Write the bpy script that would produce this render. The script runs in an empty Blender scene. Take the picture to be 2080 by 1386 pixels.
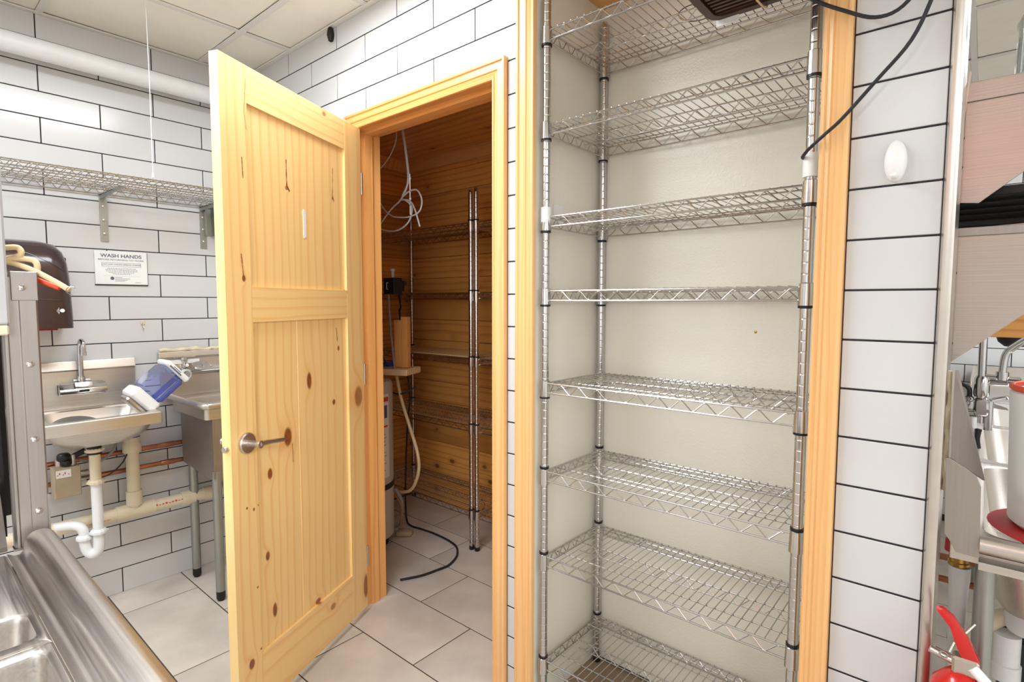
import bpy, bmesh, math, random
from mathutils import Vector, Matrix
random.seed(7)
SC = bpy.context.scene
COL = SC.collection
PI = math.pi

# ------------------------------------------------------------------ camera
YAW, PITCH, ROLL = -0.7082, 0.0693, 0.0018
EYE = Vector((3.0043, -1.3606, 1.355))
fw = Vector((math.sin(YAW)*math.cos(PITCH), math.cos(YAW)*math.cos(PITCH), -math.sin(PITCH)))
r0 = Vector((math.cos(YAW), -math.sin(YAW), 0)); u0 = r0.cross(fw)
rr = r0*math.cos(ROLL)+u0*math.sin(ROLL); uu = -r0*math.sin(ROLL)+u0*math.cos(ROLL)
cd = bpy.data.cameras.new('camera'); cd.lens = 1115.67/2080*36; cd.sensor_width = 36; cd.clip_start = 0.02; cd.clip_end = 60
cam = bpy.data.objects.new('camera', cd); COL.objects.link(cam)
cam.matrix_world = Matrix(((rr.x, uu.x, -fw.x, EYE.x), (rr.y, uu.y, -fw.y, EYE.y), (rr.z, uu.z, -fw.z, EYE.z), (0, 0, 0, 1)))
SC.camera = cam

# ------------------------------------------------------------------ world, exposure
w = bpy.data.worlds.new('world'); SC.world = w; w.use_nodes = True
w.node_tree.nodes['Background'].inputs[0].default_value = (1, .97, .93, 1)
w.node_tree.nodes['Background'].inputs[1].default_value = 0.5
SC.view_settings.view_transform = 'Standard'; SC.view_settings.look = 'None'
SC.view_settings.gamma = 1; SC.view_settings.use_curve_mapping = False
SC.view_settings.exposure = 0.05

# ------------------------------------------------------------------ lights: fluorescent ceiling panels (fixtures are built below)
PANELS = [(1.39, -0.85), (0.78, -2.68), (2.61, -2.68), (5.05, -0.85), (3.83, 1.59), (4.44, -2.68)]
PANEL_W = [31, 38, 3, 36, 40, 34]
def area_light(name, loc, sx, sy, watts, rot=(0, 0, 0), col=(.93, 1, 1.08)):
    l = bpy.data.lights.new(name, 'AREA'); l.shape = 'RECTANGLE'; l.size = sx; l.size_y = sy; l.energy = watts; l.color = col
    o = bpy.data.objects.new(name, l); COL.objects.link(o); o.location = loc; o.rotation_euler = rot
    return o
for (x, y), wt in zip(PANELS, PANEL_W):
    area_light('panel_light', (x, y, 2.515), .56, 1.17, wt)
# fill light added beside the camera to brighten the door, closet and lower wall
sf = area_light('added_fill', (2.9, -2.2, 1.55), 0.6, .6, 4.0); sf.data.spread = math.radians(75)
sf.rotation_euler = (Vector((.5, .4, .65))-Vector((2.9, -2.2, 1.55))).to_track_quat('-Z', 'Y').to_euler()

# ------------------------------------------------------------------ helpers
def tag(o, label=None, cat=None, group=None, kind=None):
    if label: o['label'] = label
    if cat: o['category'] = cat
    if group: o['group'] = group
    if kind: o['kind'] = kind
    return o
def empty(name, loc=(0, 0, 0), rz=0, label=None, cat=None, group=None, parent=None):
    o = bpy.data.objects.new(name, None); COL.objects.link(o); o.location = loc; o.rotation_euler = (0, 0, rz)
    o.empty_display_size = .05
    if parent: o.parent = parent
    return tag(o, label, cat, group)
def orth(d):
    d = d.normalized(); a = Vector((0, 0, 1)) if abs(d.z) < .9 else Vector((1, 0, 0))
    u = d.cross(a).normalized(); return u, d.cross(u).normalized()
class MB:
    def __init__(s): s.v = []; s.f = []; s.m = []; s.cm = 0
    def add(s, vs, fs):
        b = len(s.v); s.v += [tuple(p) for p in vs]
        for f in fs: s.f.append([b+i for i in f]); s.m.append(s.cm)
        return s
    def box(s, x0, y0, z0, x1, y1, z1, M=None):
        vs = [Vector(p) for p in ((x0,y0,z0),(x1,y0,z0),(x1,y1,z0),(x0,y1,z0),(x0,y0,z1),(x1,y0,z1),(x1,y1,z1),(x0,y1,z1))]
        if M: vs = [M@p for p in vs]
        return s.add(vs, [(0,3,2,1),(4,5,6,7),(0,1,5,4),(1,2,6,5),(2,3,7,6),(3,0,4,7)])
    def cbox(s, x0, y0, z0, x1, y1, z1, c, M=None):
        """box with all twelve edges chamfered by c"""
        lo = (x0, y0, z0); hi = (x1, y1, z1); vs = []; idx = {}
        for sx in (0, 1):
            for sy in (0, 1):
                for sz in (0, 1):
                    sg = (sx, sy, sz)
                    for ax in range(3):
                        p = [ (hi[k]-(c if k != ax else 0)) if sg[k] else (lo[k]+(c if k != ax else 0)) for k in range(3)]
                        idx[(sx, sy, sz, ax)] = len(vs); vs.append(Vector(p))
        fs = []
        for ax in range(3):
            a, b = [k for k in range(3) if k != ax]
            for sd in (0, 1):
                q = []
                for (i, j) in ((0,0),(1,0),(1,1),(0,1)):
                    sg = [0, 0, 0]; sg[ax] = sd; sg[a] = i; sg[b] = j; q.append(idx[(sg[0], sg[1], sg[2], ax)])
                fs.append(q)
        for ax in range(3):
            a, b = [k for k in range(3) if k != ax]
            for i in (0, 1):
                for j in (0, 1):
                    s0 = [0,0,0]; s1 = [0,0,0]; s0[a] = s1[a] = i; s0[b] = s1[b] = j; s0[ax] = 0; s1[ax] = 1
                    fs.append([idx[(*s0, a)], idx[(*s1, a)], idx[(*s1, b)], idx[(*s0, b)]])
        for sx in (0, 1):
            for sy in (0, 1):
                for sz in (0, 1): fs.append([idx[(sx, sy, sz, k)] for k in range(3)])
        if M: vs = [M@p for p in vs]
        return s.add(vs, fs)
    def tube(s, pts, r, n=8, caps=True, closed=False):
        pts = [Vector(p) for p in pts]; N = len(pts); rs = r if isinstance(r, (list, tuple)) else [r]*N
        vs = []; up = None
        for i, p in enumerate(pts):
            if closed: d = pts[(i+1) % N]-pts[i-1]
            elif i == 0: d = pts[1]-p
            elif i == N-1: d = p-pts[-2]
            else: d = (pts[i+1]-p).normalized()+(p-pts[i-1]).normalized()
            if d.length < 1e-9: d = Vector((0, 0, 1))
            d.normalize()
            if up is None: up, _ = orth(d)
            up = (up-d*up.dot(d))
            if up.length < 1e-6: up, _ = orth(d)
            up.normalize(); w2 = d.cross(up)
            k = 1.0
            if 0 < i < N-1 or closed:
                a = (pts[(i+1) % N]-p).normalized(); k = 1/max(.5, a.dot(d))
            for j in range(n):
                t = 2*PI*j/n; vs.append(p+(up*math.cos(t)+w2*math.sin(t))*rs[i])
        fs = []
        for i in range(N if closed else N-1):
            for j in range(n):
                a = i*n+j; b = i*n+(j+1) % n; i2 = ((i+1) % N)*n
                fs.append((a, b, i2+(j+1) % n, i2+j))
        if caps and not closed: fs.append(tuple(reversed(range(n)))); fs.append(tuple((N-1)*n+j for j in range(n)))
        return s.add(vs, fs)
    def lathe(s, prof, c, axis=(0, 0, 1), n=24, a0=0, a1=2*PI):
        """prof: list of (radius, height along axis)"""
        ax = Vector(axis).normalized(); u, v = orth(ax); c = Vector(c); vs = []; full = abs(a1-a0-2*PI) < 1e-6
        cnt = n if full else n+1
        for (r, h) in prof:
            for j in range(cnt):
                t = a0+(a1-a0)*j/n; vs.append(c+ax*h+(u*math.cos(t)+v*math.sin(t))*r)
        fs = []
        for i in range(len(prof)-1):
            for j in range(n):
                fs.append((i*cnt+j, i*cnt+(j+1) % cnt, (i+1)*cnt+(j+1) % cnt, (i+1)*cnt+j))
        if full:
            if prof[0][0] > 1e-5: fs.append(tuple(range(n))[::-1])
            if prof[-1][0] > 1e-5: fs.append(tuple((len(prof)-1)*cnt+j for j in range(n)))
        return s.add(vs, fs)
    def prism(s, poly, axis, a, b):
        """extrude a 2D polygon (two remaining axes in order) along axis from a to b"""
        n = len(poly); vs = []
        for t in (a, b):
            for (p, q) in poly:
                c = [0, 0, 0]; o = [k for k in range(3) if k != axis]; c[axis] = t; c[o[0]] = p; c[o[1]] = q; vs.append(c)
        return s.add(vs, [tuple(range(n))[::-1], tuple(n+i for i in range(n))]+[(i, (i+1) % n, n+(i+1) % n, n+i) for i in range(n)])
    def split(s, name, mat, parent=None, **kw):
        """one object per disconnected piece"""
        par = list(range(len(s.v)))
        def f(a):
            while par[a] != a: par[a] = par[par[a]]; a = par[a]
            return a
        for fc in s.f:
            for q in fc[1:]: par[f(q)] = f(fc[0])
        groups = {}
        for fc in s.f: groups.setdefault(f(fc[0]), []).append(fc)
        out = []
        for k in sorted(groups):
            idx = {}; m = MB()
            for fc in groups[k]:
                for q in fc:
                    if q not in idx: idx[q] = len(m.v); m.v.append(s.v[q])
                m.f.append([idx[q] for q in fc]); m.m.append(0)
            out.append(m.build(name, mat, parent, **kw))
        return out
    def build(s, name, mat, parent=None, smooth=False, bevel=0, ang=40, **kw):
        me = bpy.data.meshes.new(name); me.from_pydata(s.v, [], s.f)
        mats = mat if isinstance(mat, (list, tuple)) else [mat]
        for m in mats: me.materials.append(m)
        bm = bmesh.new(); bm.from_mesh(me)
        for f, mi in zip(bm.faces, s.m): f.material_index = mi
        bmesh.ops.remove_doubles(bm, verts=bm.verts, dist=1e-6)
        bmesh.ops.recalc_face_normals(bm, faces=bm.faces)
        if bevel:
            bmesh.ops.bevel(bm, geom=[e for e in bm.edges if len(e.link_faces) == 2 and e.calc_face_angle(0) > .5], offset=bevel, segments=2, affect='EDGES', profile=.7)
        if smooth:
            for f in bm.faces: f.smooth = True
            for e in bm.edges:
                if len(e.link_faces) == 2 and e.calc_face_angle(0) > math.radians(ang): e.smooth = False
        bm.to_mesh(me); bm.free()
        o = bpy.data.objects.new(name, me); COL.objects.link(o)
        if parent: o.parent = parent
        return tag(o, **kw)
def arc(c, r, a0, a1, n, plane='xz'):
    out = []
    for i in range(n+1):
        t = a0+(a1-a0)*i/n; p = list(c); ax = {'x': 0, 'y': 1, 'z': 2}
        p[ax[plane[0]]] += r*math.cos(t); p[ax[plane[1]]] += r*math.sin(t); out.append(tuple(p))
    return out
def smooth_path(pts, k=6):
    pts = [Vector(p) for p in pts]; out = []
    for i in range(len(pts)-1):
        p0 = pts[max(i-1, 0)]; p1 = pts[i]; p2 = pts[i+1]; p3 = pts[min(i+2, len(pts)-1)]
        for j in range(k):
            t = j/k; out.append(.5*((2*p1)+(p2-p0)*t+(2*p0-5*p1+4*p2-p3)*t*t+(3*p1-p0-3*p2+p3)*t**3))
    out.append(pts[-1]); return out
def copy_obj(o, parent=None, loc=None):
    c = o.copy(); COL.objects.link(c)
    if parent is not None: c.parent = parent
    if loc is not None: c.location = loc
    return c

# ------------------------------------------------------------------ materials
def lin(c):
    return tuple(((v/255)/12.92 if v/255 <= .04045 else ((v/255+.055)/1.055)**2.4) for v in c)+(1,)
class NT:
    def __init__(s, name):
        s.mat = bpy.data.materials.new(name); s.mat.use_nodes = True; s.t = s.mat.node_tree; s.b = s.t.nodes['Principled BSDF']
    def n(s, typ, **kw):
        nd = s.t.nodes.new(typ)
        for k, v in kw.items():
            if k.startswith('i_'):
                key = k[2:]; key = int(key) if key.isdigit() else key.replace('_', ' ')
                nd.inputs[key].default_value = v
            else: setattr(nd, k, v)
        return nd
    def l(s, a, b): s.t.links.new(a, b)
    def ramp(s, fac, stops):
        r = s.n('ShaderNodeValToRGB'); e = r.color_ramp.elements
        while len(e) < len(stops): e.new(.5)
        for el, (p, c) in zip(e, stops): el.position = p; el.color = c
        s.l(fac, r.inputs[0]); return r.outputs[0]
    def mix(s, fac, a, b, mode='MIX'):
        m = s.n('ShaderNodeMix', data_type='RGBA', blend_type=mode)
        for sock, v in ((m.inputs[0], fac), (m.inputs[6], a), (m.inputs[7], b)):
            if hasattr(v, 'is_linked') or hasattr(v, 'links'): s.l(v, sock)
            else: sock.default_value = v
        return m.outputs[2]
    def math(s, op, a, b=0.0, c=None, clamp=False):
        m = s.n('ShaderNodeMath', operation=op); m.use_clamp = clamp
        for i, v in enumerate((a, b) if c is None else (a, b, c)):
            if isinstance(v, (int, float)): m.inputs[i].default_value = v
            else: s.l(v, m.inputs[i])
        return m.outputs[0]
    def coords(s, kind='Object', scale=(1, 1, 1), loc=(0, 0, 0)):
        tc = s.n('ShaderNodeTexCoord'); mp = s.n('ShaderNodeMapping'); mp.inputs['Scale'].default_value = scale; mp.inputs['Location'].default_value = loc
        s.l(tc.outputs[kind], mp.inputs[0]); return mp.outputs[0]
    def bump(s, h, strength=.2, dist=.01):
        b = s.n('ShaderNodeBump'); b.inputs['Strength'].default_value = strength; b.inputs['Distance'].default_value = dist
        s.l(h, b.inputs['Height']); s.l(b.outputs[0], s.b.inputs['Normal'])
def basic(name, rgb, rough=.5, metal=0, noise=0, scale=20, bump=0, bscale=200, spec=None, coat=0, trans=0, ior=1.45, vary=0):
    N = NT(name); b = N.b; c = lin(rgb)
    b.inputs['Roughness'].default_value = rough; b.inputs['Metallic'].default_value = metal
    if spec is not None: b.inputs['Specular IOR Level'].default_value = spec
    b.inputs['Coat Weight'].default_value = coat; b.inputs['Transmission Weight'].default_value = trans; b.inputs['IOR'].default_value = ior
    nz = N.n('ShaderNodeTexNoise', i_Scale=scale, i_Detail=4.0); N.l(N.coords(), nz.inputs['Vector'])
    d = tuple(v*(1-noise) for v in c[:3])+(1,); h = tuple(min(1, v*(1+noise*.4)) for v in c[:3])+(1,)
    col = N.ramp(nz.outputs[0], [(.3, d), (.7, h)])
    if vary:
        oi = N.n('ShaderNodeObjectInfo'); k = N.math('MULTIPLY_ADD', oi.outputs['Random'], vary, 1-vary)
        cc = N.n('ShaderNodeCombineColor'); [N.l(k, cc.inputs[i]) for i in range(3)]
        col = N.mix(1.0, col, cc.outputs[0], 'MULTIPLY')
    N.l(col, b.inputs['Base Color'])
    if bump:
        n2 = N.n('ShaderNodeTexNoise', i_Scale=bscale, i_Detail=3.0); N.l(N.coords(), n2.inputs['Vector']); N.bump(n2.outputs[0], bump, .002)
    return N.mat
def brushed(name, rgb, rough=.3, axis=0, streak=.25, scale=1, bump=.06):
    N = NT(name); sc = [260*scale]*3; sc[axis] = 3*scale
    nz = N.n('ShaderNodeTexNoise', i_Scale=1.0, i_Detail=5.0); N.l(N.coords(scale=tuple(sc)), nz.inputs['Vector'])
    bl = N.n('ShaderNodeTexNoise', i_Scale=7.0, i_Detail=3.0); N.l(N.coords(), bl.inputs['Vector'])
    c = lin(rgb); d = tuple(v*(1-streak) for v in c[:3])+(1,)
    col = N.mix(bl.outputs[0], N.ramp(nz.outputs[0], [(.25, d), (.75, c)]), c)
    N.l(col, N.b.inputs['Base Color']); N.b.inputs['Metallic'].default_value = 1
    r = N.math('MULTIPLY_ADD', nz.outputs[0], .22, rough-.08); r2 = N.math('MULTIPLY_ADD', bl.outputs[0], .1, r); N.l(r2, N.b.inputs['Roughness'])
    N.bump(nz.outputs[0], bump, .001)
    return N.mat
def pine(name, axis, light, dark, knots=(), cracks=(), ring=13, rough=.38, rc=(.01, .3), plane='xz', off=(0.13, .31, 0), vary=0, rough_k=0, detail=2.2, auto_knots=0, worldc=False):
    """pine boards: rings of a trunk along `axis`; knots = (a, b, ra, rb, strength) in the face plane, cracks = polyline strokes"""
    N = NT(name); b = N.b; tc = N.n('ShaderNodeTexCoord'); P = tc.outputs['Object']
    if vary:   # every piece its own cut of wood
        oi = N.n('ShaderNodeObjectInfo'); vm = N.n('ShaderNodeVectorMath', operation='MULTIPLY_ADD')
        cx = N.n('ShaderNodeCombineXYZ'); [N.l(oi.outputs['Random'], cx.inputs[i]) for i in range(3)]
        N.l(cx.outputs[0], vm.inputs[0]); vm.inputs[1].default_value = (3.1, 5.7, 9.3); N.l(P, vm.inputs[2]); PG = vm.outputs[0]
    else: PG = P
    sep = N.n('ShaderNodeSeparateXYZ'); N.l(P, sep.inputs[0]); S = {'x': sep.outputs[0], 'y': sep.outputs[1], 'z': sep.outputs[2]}
    A, B = S[plane[0]], S[plane[1]]
    kmask = None; kdist = None
    def addv(acc, v, op='MAXIMUM'): return v if acc is None else N.math(op, acc, v)
    for (ka, kb, ra, rb, st) in knots:
        da = N.math('MULTIPLY', N.math('SUBTRACT', A, ka), 1/ra); db = N.math('MULTIPLY', N.math('SUBTRACT', B, kb), 1/rb)
        d2 = N.math('SQRT', N.math('ADD', N.math('MULTIPLY', da, da), N.math('MULTIPLY', db, db)))
        mk = N.n('ShaderNodeMapRange'); mk.interpolation_type = 'SMOOTHSTEP'; N.l(d2, mk.inputs[0]); mk.inputs[1].default_value = .75; mk.inputs[2].default_value = 1.25; mk.inputs[3].default_value = st; mk.inputs[4].default_value = 0
        kmask = addv(kmask, mk.outputs[0])
        g = N.math('MULTIPLY', N.math('EXPONENT', N.math('MULTIPLY', N.math('MULTIPLY', d2, d2), -.22)), min(1, ra*45))
        kdist = g if kdist is None else N.math('ADD', kdist, g)
    mp = N.n('ShaderNodeMapping'); N.l(PG, mp.inputs[0]); mp.inputs['Location'].default_value = off
    sc = [1, 1, 1]; sc[axis] = .10; mp.inputs['Scale'].default_value = sc
    wv = N.n('ShaderNodeTexWave', wave_type='RINGS', wave_profile='SAW'); wv.rings_direction = 'XYZ'[axis]
    wv.inputs['Scale'].default_value = ring; wv.inputs['Distortion'].default_value = 4.2; wv.inputs['Detail'].default_value = detail; wv.inputs['Detail Scale'].default_value = 1.3
    N.l(mp.outputs[0], wv.inputs['Vector'])
    if kdist is not None: N.l(N.math('MULTIPLY', kdist, 9.0), wv.inputs['Phase Offset'])
    s2 = [150, 150, 150]; s2[axis] = 2.5
    m2 = N.n('ShaderNodeMapping'); N.l(PG, m2.inputs[0]); m2.inputs['Scale'].default_value = s2
    fine = N.n('ShaderNodeTexNoise', i_Scale=1.0, i_Detail=4.0); N.l(m2.outputs[0], fine.inputs['Vector'])
    s3 = [9, 9, 9]; s3[axis] = .6
    m3 = N.n('ShaderNodeMapping'); N.l(PG, m3.inputs[0]); m3.inputs['Scale'].default_value = s3
    broad = N.n('ShaderNodeTexNoise', i_Scale=1.0, i_Detail=2.0); N.l(m3.outputs[0], broad.inputs['Vector'])
    L_, D_ = lin(light), lin(dark)
    M_ = tuple(.55*a+.45*c for a, c in zip(L_, D_))
    g1 = N.ramp(wv.outputs['Fac'], [(0, L_), (.55, L_), (.88, tuple(.45*a+.55*c for a, c in zip(L_, D_))), (1.0, L_)])
    g2 = N.mix(N.math('MULTIPLY', fine.outputs[0], .30), g1, M_)
    col = N.mix(N.math('MULTIPLY_ADD', broad.outputs[0], .9, -.2, clamp=True), g2, tuple(.72*a+.28*c for a, c in zip(L_, D_)), 'MIX')
    if kdist is not None:
        halo = N.math('MULTIPLY', kdist, .45, clamp=True); col = N.mix(halo, col, D_)
    if auto_knots:
        s4 = [5, 5, 5]; s4[axis] = 3.2
        m4 = N.n('ShaderNodeMapping'); N.l(PG, m4.inputs[0]); m4.inputs['Scale'].default_value = s4
        vo = N.n('ShaderNodeTexVoronoi', feature='F1'); vo.inputs['Scale'].default_value = auto_knots; N.l(m4.outputs[0], vo.inputs['Vector'])
        kn = N.ramp(vo.outputs['Distance'], [(0, (1, 1, 1, 1)), (.085, (.9, .9, .9, 1)), (.13, (.25, .25, .25, 1)), (.3, (0, 0, 0, 1))])
        col = N.mix(N.math('MULTIPLY', kn, .85), col, lin((96, 44, 14)))
    if kmask is not None:
        kn2 = N.n('ShaderNodeTexNoise', i_Scale=70.0, i_Detail=3.0); N.l(P, kn2.inputs['Vector'])
        kc = N.ramp(kn2.outputs[0], [(.35, lin((84, 34, 12))), (.55, lin((150, 76, 30))), (.7, lin((176, 98, 44)))])
        km = N.math('MULTIPLY', kmask, N.math('MULTIPLY_ADD', kn2.outputs[0], .5, .7), clamp=True)
        col = N.mix(km, col, kc)
    for (pts, wd, st) in cracks:
        cm = None; wob = N.n('ShaderNodeTexNoise', i_Scale=45.0, i_Detail=3.0); N.l(P, wob.inputs['Vector'])
        for (p, q) in zip(pts[:-1], pts[1:]):
            ax_, bx_ = q[0]-p[0], q[1]-p[1]; L2 = ax_*ax_+bx_*bx_
            pa = N.math('SUBTRACT', A, p[0]); pb = N.math('SUBTRACT', B, p[1])
            t = N.math('MULTIPLY', N.math('ADD', N.math('MULTIPLY', pa, ax_), N.math('MULTIPLY', pb, bx_)), 1/L2, clamp=True)
            ea = N.math('SUBTRACT', pa, N.math('MULTIPLY', t, ax_)); eb = N.math('SUBTRACT', pb, N.math('MULTIPLY', t, bx_))
            d = N.math('SQRT', N.math('ADD', N.math('MULTIPLY', ea, ea), N.math('MULTIPLY', eb, eb)))
            cm = d if cm is None else N.math('MINIMUM', cm, d)
        cm = N.math('ADD', cm, N.math('MULTIPLY_ADD', wob.outputs[0], wd*3.2, -wd*1.6))
        mk = N.n('ShaderNodeMapRange'); N.l(cm, mk.inputs[0]); mk.inputs[1].default_value = wd*.5; mk.inputs[2].default_value = wd*1.5; mk.inputs[3].default_value = st; mk.inputs[4].default_value = 0
        col = N.mix(mk.outputs[0], col, lin((128, 62, 18)))
    if auto_knots:
        k = N.math('MULTIPLY_ADD', oi.outputs['Random'], .35, .72)
        cc = N.n('ShaderNodeCombineColor'); [N.l(k, cc.inputs[i]) for i in range(3)]
        col = N.mix(1.0, col, cc.outputs[0], 'MULTIPLY')
    N.l(col, b.inputs['Base Color'])
    b.inputs['Roughness'].default_value = rough; b.inputs['Coat Weight'].default_value = .15; b.inputs['Coat Roughness'].default_value = .25
    N.bump(wv.outputs['Fac'], .05, .0015)
    return N.mat

M = {}
M['tile'] = basic('glazed white tile', (213, 212, 211), .16, noise=.015, scale=3, spec=.5, vary=.03)
M['grout'] = basic('charcoal grout', (44, 41, 43), .85, noise=.2, scale=80)
M['plaster'] = basic('white painted wall', (236, 234, 230), .6, noise=.02, scale=5)
M['ftile'] = basic('beige grey porcelain tile', (212, 202, 190), .36, noise=.2, scale=4.5, vary=.05)
M['fgrout'] = basic('dark floor grout', (84, 70, 60), .9, noise=.15, scale=60)
M['nichefl'] = basic('brown vinyl', (150, 128, 104), .5, noise=.15, scale=9)
M['ceil'] = basic('vinyl faced ceiling tile', (250, 245, 231), .7, noise=.03, scale=14, bump=.15, bscale=400)
M['tbar'] = basic('white enamelled tee bar', (232, 229, 222), .4)
M['lamp'] = NT('glowing diffuser').mat
_b = M['lamp'].node_tree.nodes['Principled BSDF']; _b.inputs['Emission Color'].default_value = (1, .97, .92, 1); _b.inputs['Emission Strength'].default_value = 1.5
def frp():
    N = NT('pebbled cream wall panel'); N.b.inputs['Roughness'].default_value = .32
    nz = N.n('ShaderNodeTexNoise', i_Scale=2.5, i_Detail=2.0); N.l(N.coords(), nz.inputs['Vector'])
    N.l(N.ramp(nz.outputs[0], [(.3, lin((231, 225, 210))), (.7, lin((237, 232, 218)))]), N.b.inputs['Base Color'])
    v = N.n('ShaderNodeTexVoronoi', feature='SMOOTH_F1'); v.inputs['Scale'].default_value = 190; N.l(N.coords(), v.inputs['Vector'])
    N.bump(v.outputs['Distance'], .35, .0015); return N.mat
M['frp'] = frp()
M['chrome'] = basic('polished chrome', (205, 203, 202), .17, 1, noise=.04, scale=30)
M['wire'] = basic('zinc chromate wire', (190, 188, 185), .24, 1, noise=.06, scale=40)
M['steel'] = brushed('brushed stainless', (214, 208, 200), .3, 1)
M['steelx'] = brushed('brushed stainless along x', (212, 206, 199), .26, 0, streak=.3)
M['steelh'] = brushed('hood stainless', (188, 178, 170), .24, 0, bump=.35)
M['steelz'] = brushed('brushed stainless upright', (172, 164, 158), .4, 2)
M['satin'] = basic('satin nickel', (205, 198, 190), .34, 1, noise=.05)
M['galv'] = brushed('galvanised tube', (172, 174, 168), .38, 2, streak=.35)
M['copper'] = basic('copper pipe', (184, 124, 94), .38, 1, noise=.25, scale=12)
M['pvc_c'] = basic('yellowed pvc', (226, 212, 184), .4, noise=.08, scale=12)
M['pvc_w'] = basic('white pvc', (232, 232, 232), .35, noise=.03)
M['black'] = basic('black plastic', (26, 25, 25), .4, noise=.1)
M['rubber'] = basic('black rubber', (38, 38, 40), .55, noise=.1)
M['cream'] = basic('cream rubber tube', (222, 196, 150), .5, noise=.08)
M['orange'] = basic('orange rubber', (222, 74, 36), .45)
M['red'] = basic('red paint', (205, 30, 26), .25, noise=.1, coat=.4)
M['redpl'] = basic('red plastic', (176, 26, 34), .35)
M['blue'] = basic('blue tape', (52, 78, 170), .5)
M['white'] = basic('white plastic', (238, 238, 236), .35)
M['paper'] = basic('white paper', (235, 234, 230), .6)
M['ink'] = basic('grey blue ink', (96, 98, 118), .6)
M['inkl'] = basic('pale grey ink', (150, 148, 150), .6)
M['redink'] = basic('red ink', (206, 70, 62), .6)
M['brass'] = basic('brass', (190, 150, 80), .35, 1, noise=.2)
M['smoke'] = basic('smoked brown plastic', (58, 40, 38), .22, noise=.1, scale=6, coat=.3)
M['fan'] = basic('dark brown enamel', (66, 40, 30), .38, noise=.12)
M['grey'] = basic('grey plastic', (140, 138, 134), .5, noise=.06)
M['dark'] = basic('dark interior metal', (52, 48, 46), .5, .6, noise=.25, scale=14)
M['dull'] = basic('dull steel', (120, 114, 108), .5, 1, noise=.15)
M['bgrey'] = basic('light grey enamel', (188, 187, 186), .45)
M['tan'] = basic('tan card', (176, 158, 132), .8, noise=.1)
M['heater'] = basic('grey white enamel', (196, 190, 180), .4, noise=.03)
M['caulk'] = basic('yellowed caulk', (222, 210, 180), .6, noise=.15, scale=30, bump=.4, bscale=90)
M['teal'] = basic('teal plastic', (110, 178, 168), .4)
M['foam'] = basic('cream expanding foam', (232, 222, 190), .8, noise=.15, scale=40, bump=.6, bscale=60)
def glass(name, tint, rough=.03, mixf=.75, ior=1.3):
    N = NT(name); N.b.inputs['Base Color'].default_value = lin(tint); N.b.inputs['Roughness'].default_value = rough
    N.b.inputs['Transmission Weight'].default_value = mixf; N.b.inputs['IOR'].default_value = ior; return N.mat
M['bluetint'] = glass('translucent blue plastic', (186, 196, 240), .08, .85, 1.15)
M['glass'] = glass('clear glass', (238, 242, 242), .03, .95, 1.45)

KN = [(.477,.893,.019,.032,1),(.354,1.071,.013,.030,1),(.045,.963,.028,.042,.75),(.205,.967,.009,.011,1),(.569,.791,.011,.018,1),(.591,.521,.009,.015,1),
      (.564,.322,.010,.024,1),(.332,.228,.015,.010,.9),(.252,.165,.017,.012,.7),(.012,.125,.017,.05,.9),(.686,.213,.012,.016,1),(.167,1.175,.006,.010,1),(.120,1.396,.006,.011,1),
      (.669,1.428,.007,.010,1),(.244,2.052,.010,.008,.7),(.45,1.742,.008,.007,.8),(.187,1.755,.006,.006,.8),
      (.686,.718,.004,.004,1),(.657,.704,.004,.005,1),(.637,.711,.003,.003,1),(.651,.447,.004,.004,.9),(.644,.238,.004,.004,.9)]
CR = [([(.45,1.835),(.449,1.75),(.437,1.735)],.0022,1),([(.183,1.868),(.187,1.765),(.178,1.745)],.0016,.9),([(.637,2.03),(.648,1.93),(.64,1.88)],.0016,.55),
      ([(.662,1.79),(.66,1.73)],.0018,.9),([(.676,1.50),(.670,1.435)],.0025,.8),([(.455,.86),(.452,.80)],.003,.5),([(.179,1.255),(.174,1.205)],.002,.9)]
LT, DK = (252, 218, 150), (236, 164, 84)
M['pine_door_v'] = pine('clear pine upright grain', 2, LT, DK, KN, CR, ring=9, detail=3.5)
M['pine_door_h'] = pine('clear pine level grain', 0, LT, DK, [k for k in KN if k[1] < .25 or k[1] > 2.0], [], ring=10, detail=3.5)
M['pine_case'] = pine('amber pine casing', 2, (243, 194, 132), (220, 150, 82), ring=12, vary=1, off=(.05, .07, 0))
M['pine_case_h'] = pine('amber pine head casing', 0, (238, 176, 106), (206, 124, 56), ring=12, vary=1, off=(.05, .07, 0))
M['pine_jamb'] = pine('orange pine jamb', 2, (240, 180, 108), (206, 122, 52), ring=9, vary=1)
M['plank'] = pine('knotty pine plank', 0, (242, 172, 88), (158, 84, 30), ring=10, vary=1, auto_knots=1.5, rough=.45)
M['planky'] = pine('knotty pine plank across', 1, (238, 166, 82), (154, 80, 28), ring=10, vary=1, auto_knots=1.5, rough=.45)
M['board'] = pine('fresh pine board', 0, (238, 208, 160), (208, 164, 108), ring=12)
M['ply'] = pine('worn pine shelf liner', 0, (204, 170, 120), (160, 118, 70), ring=8)

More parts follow.
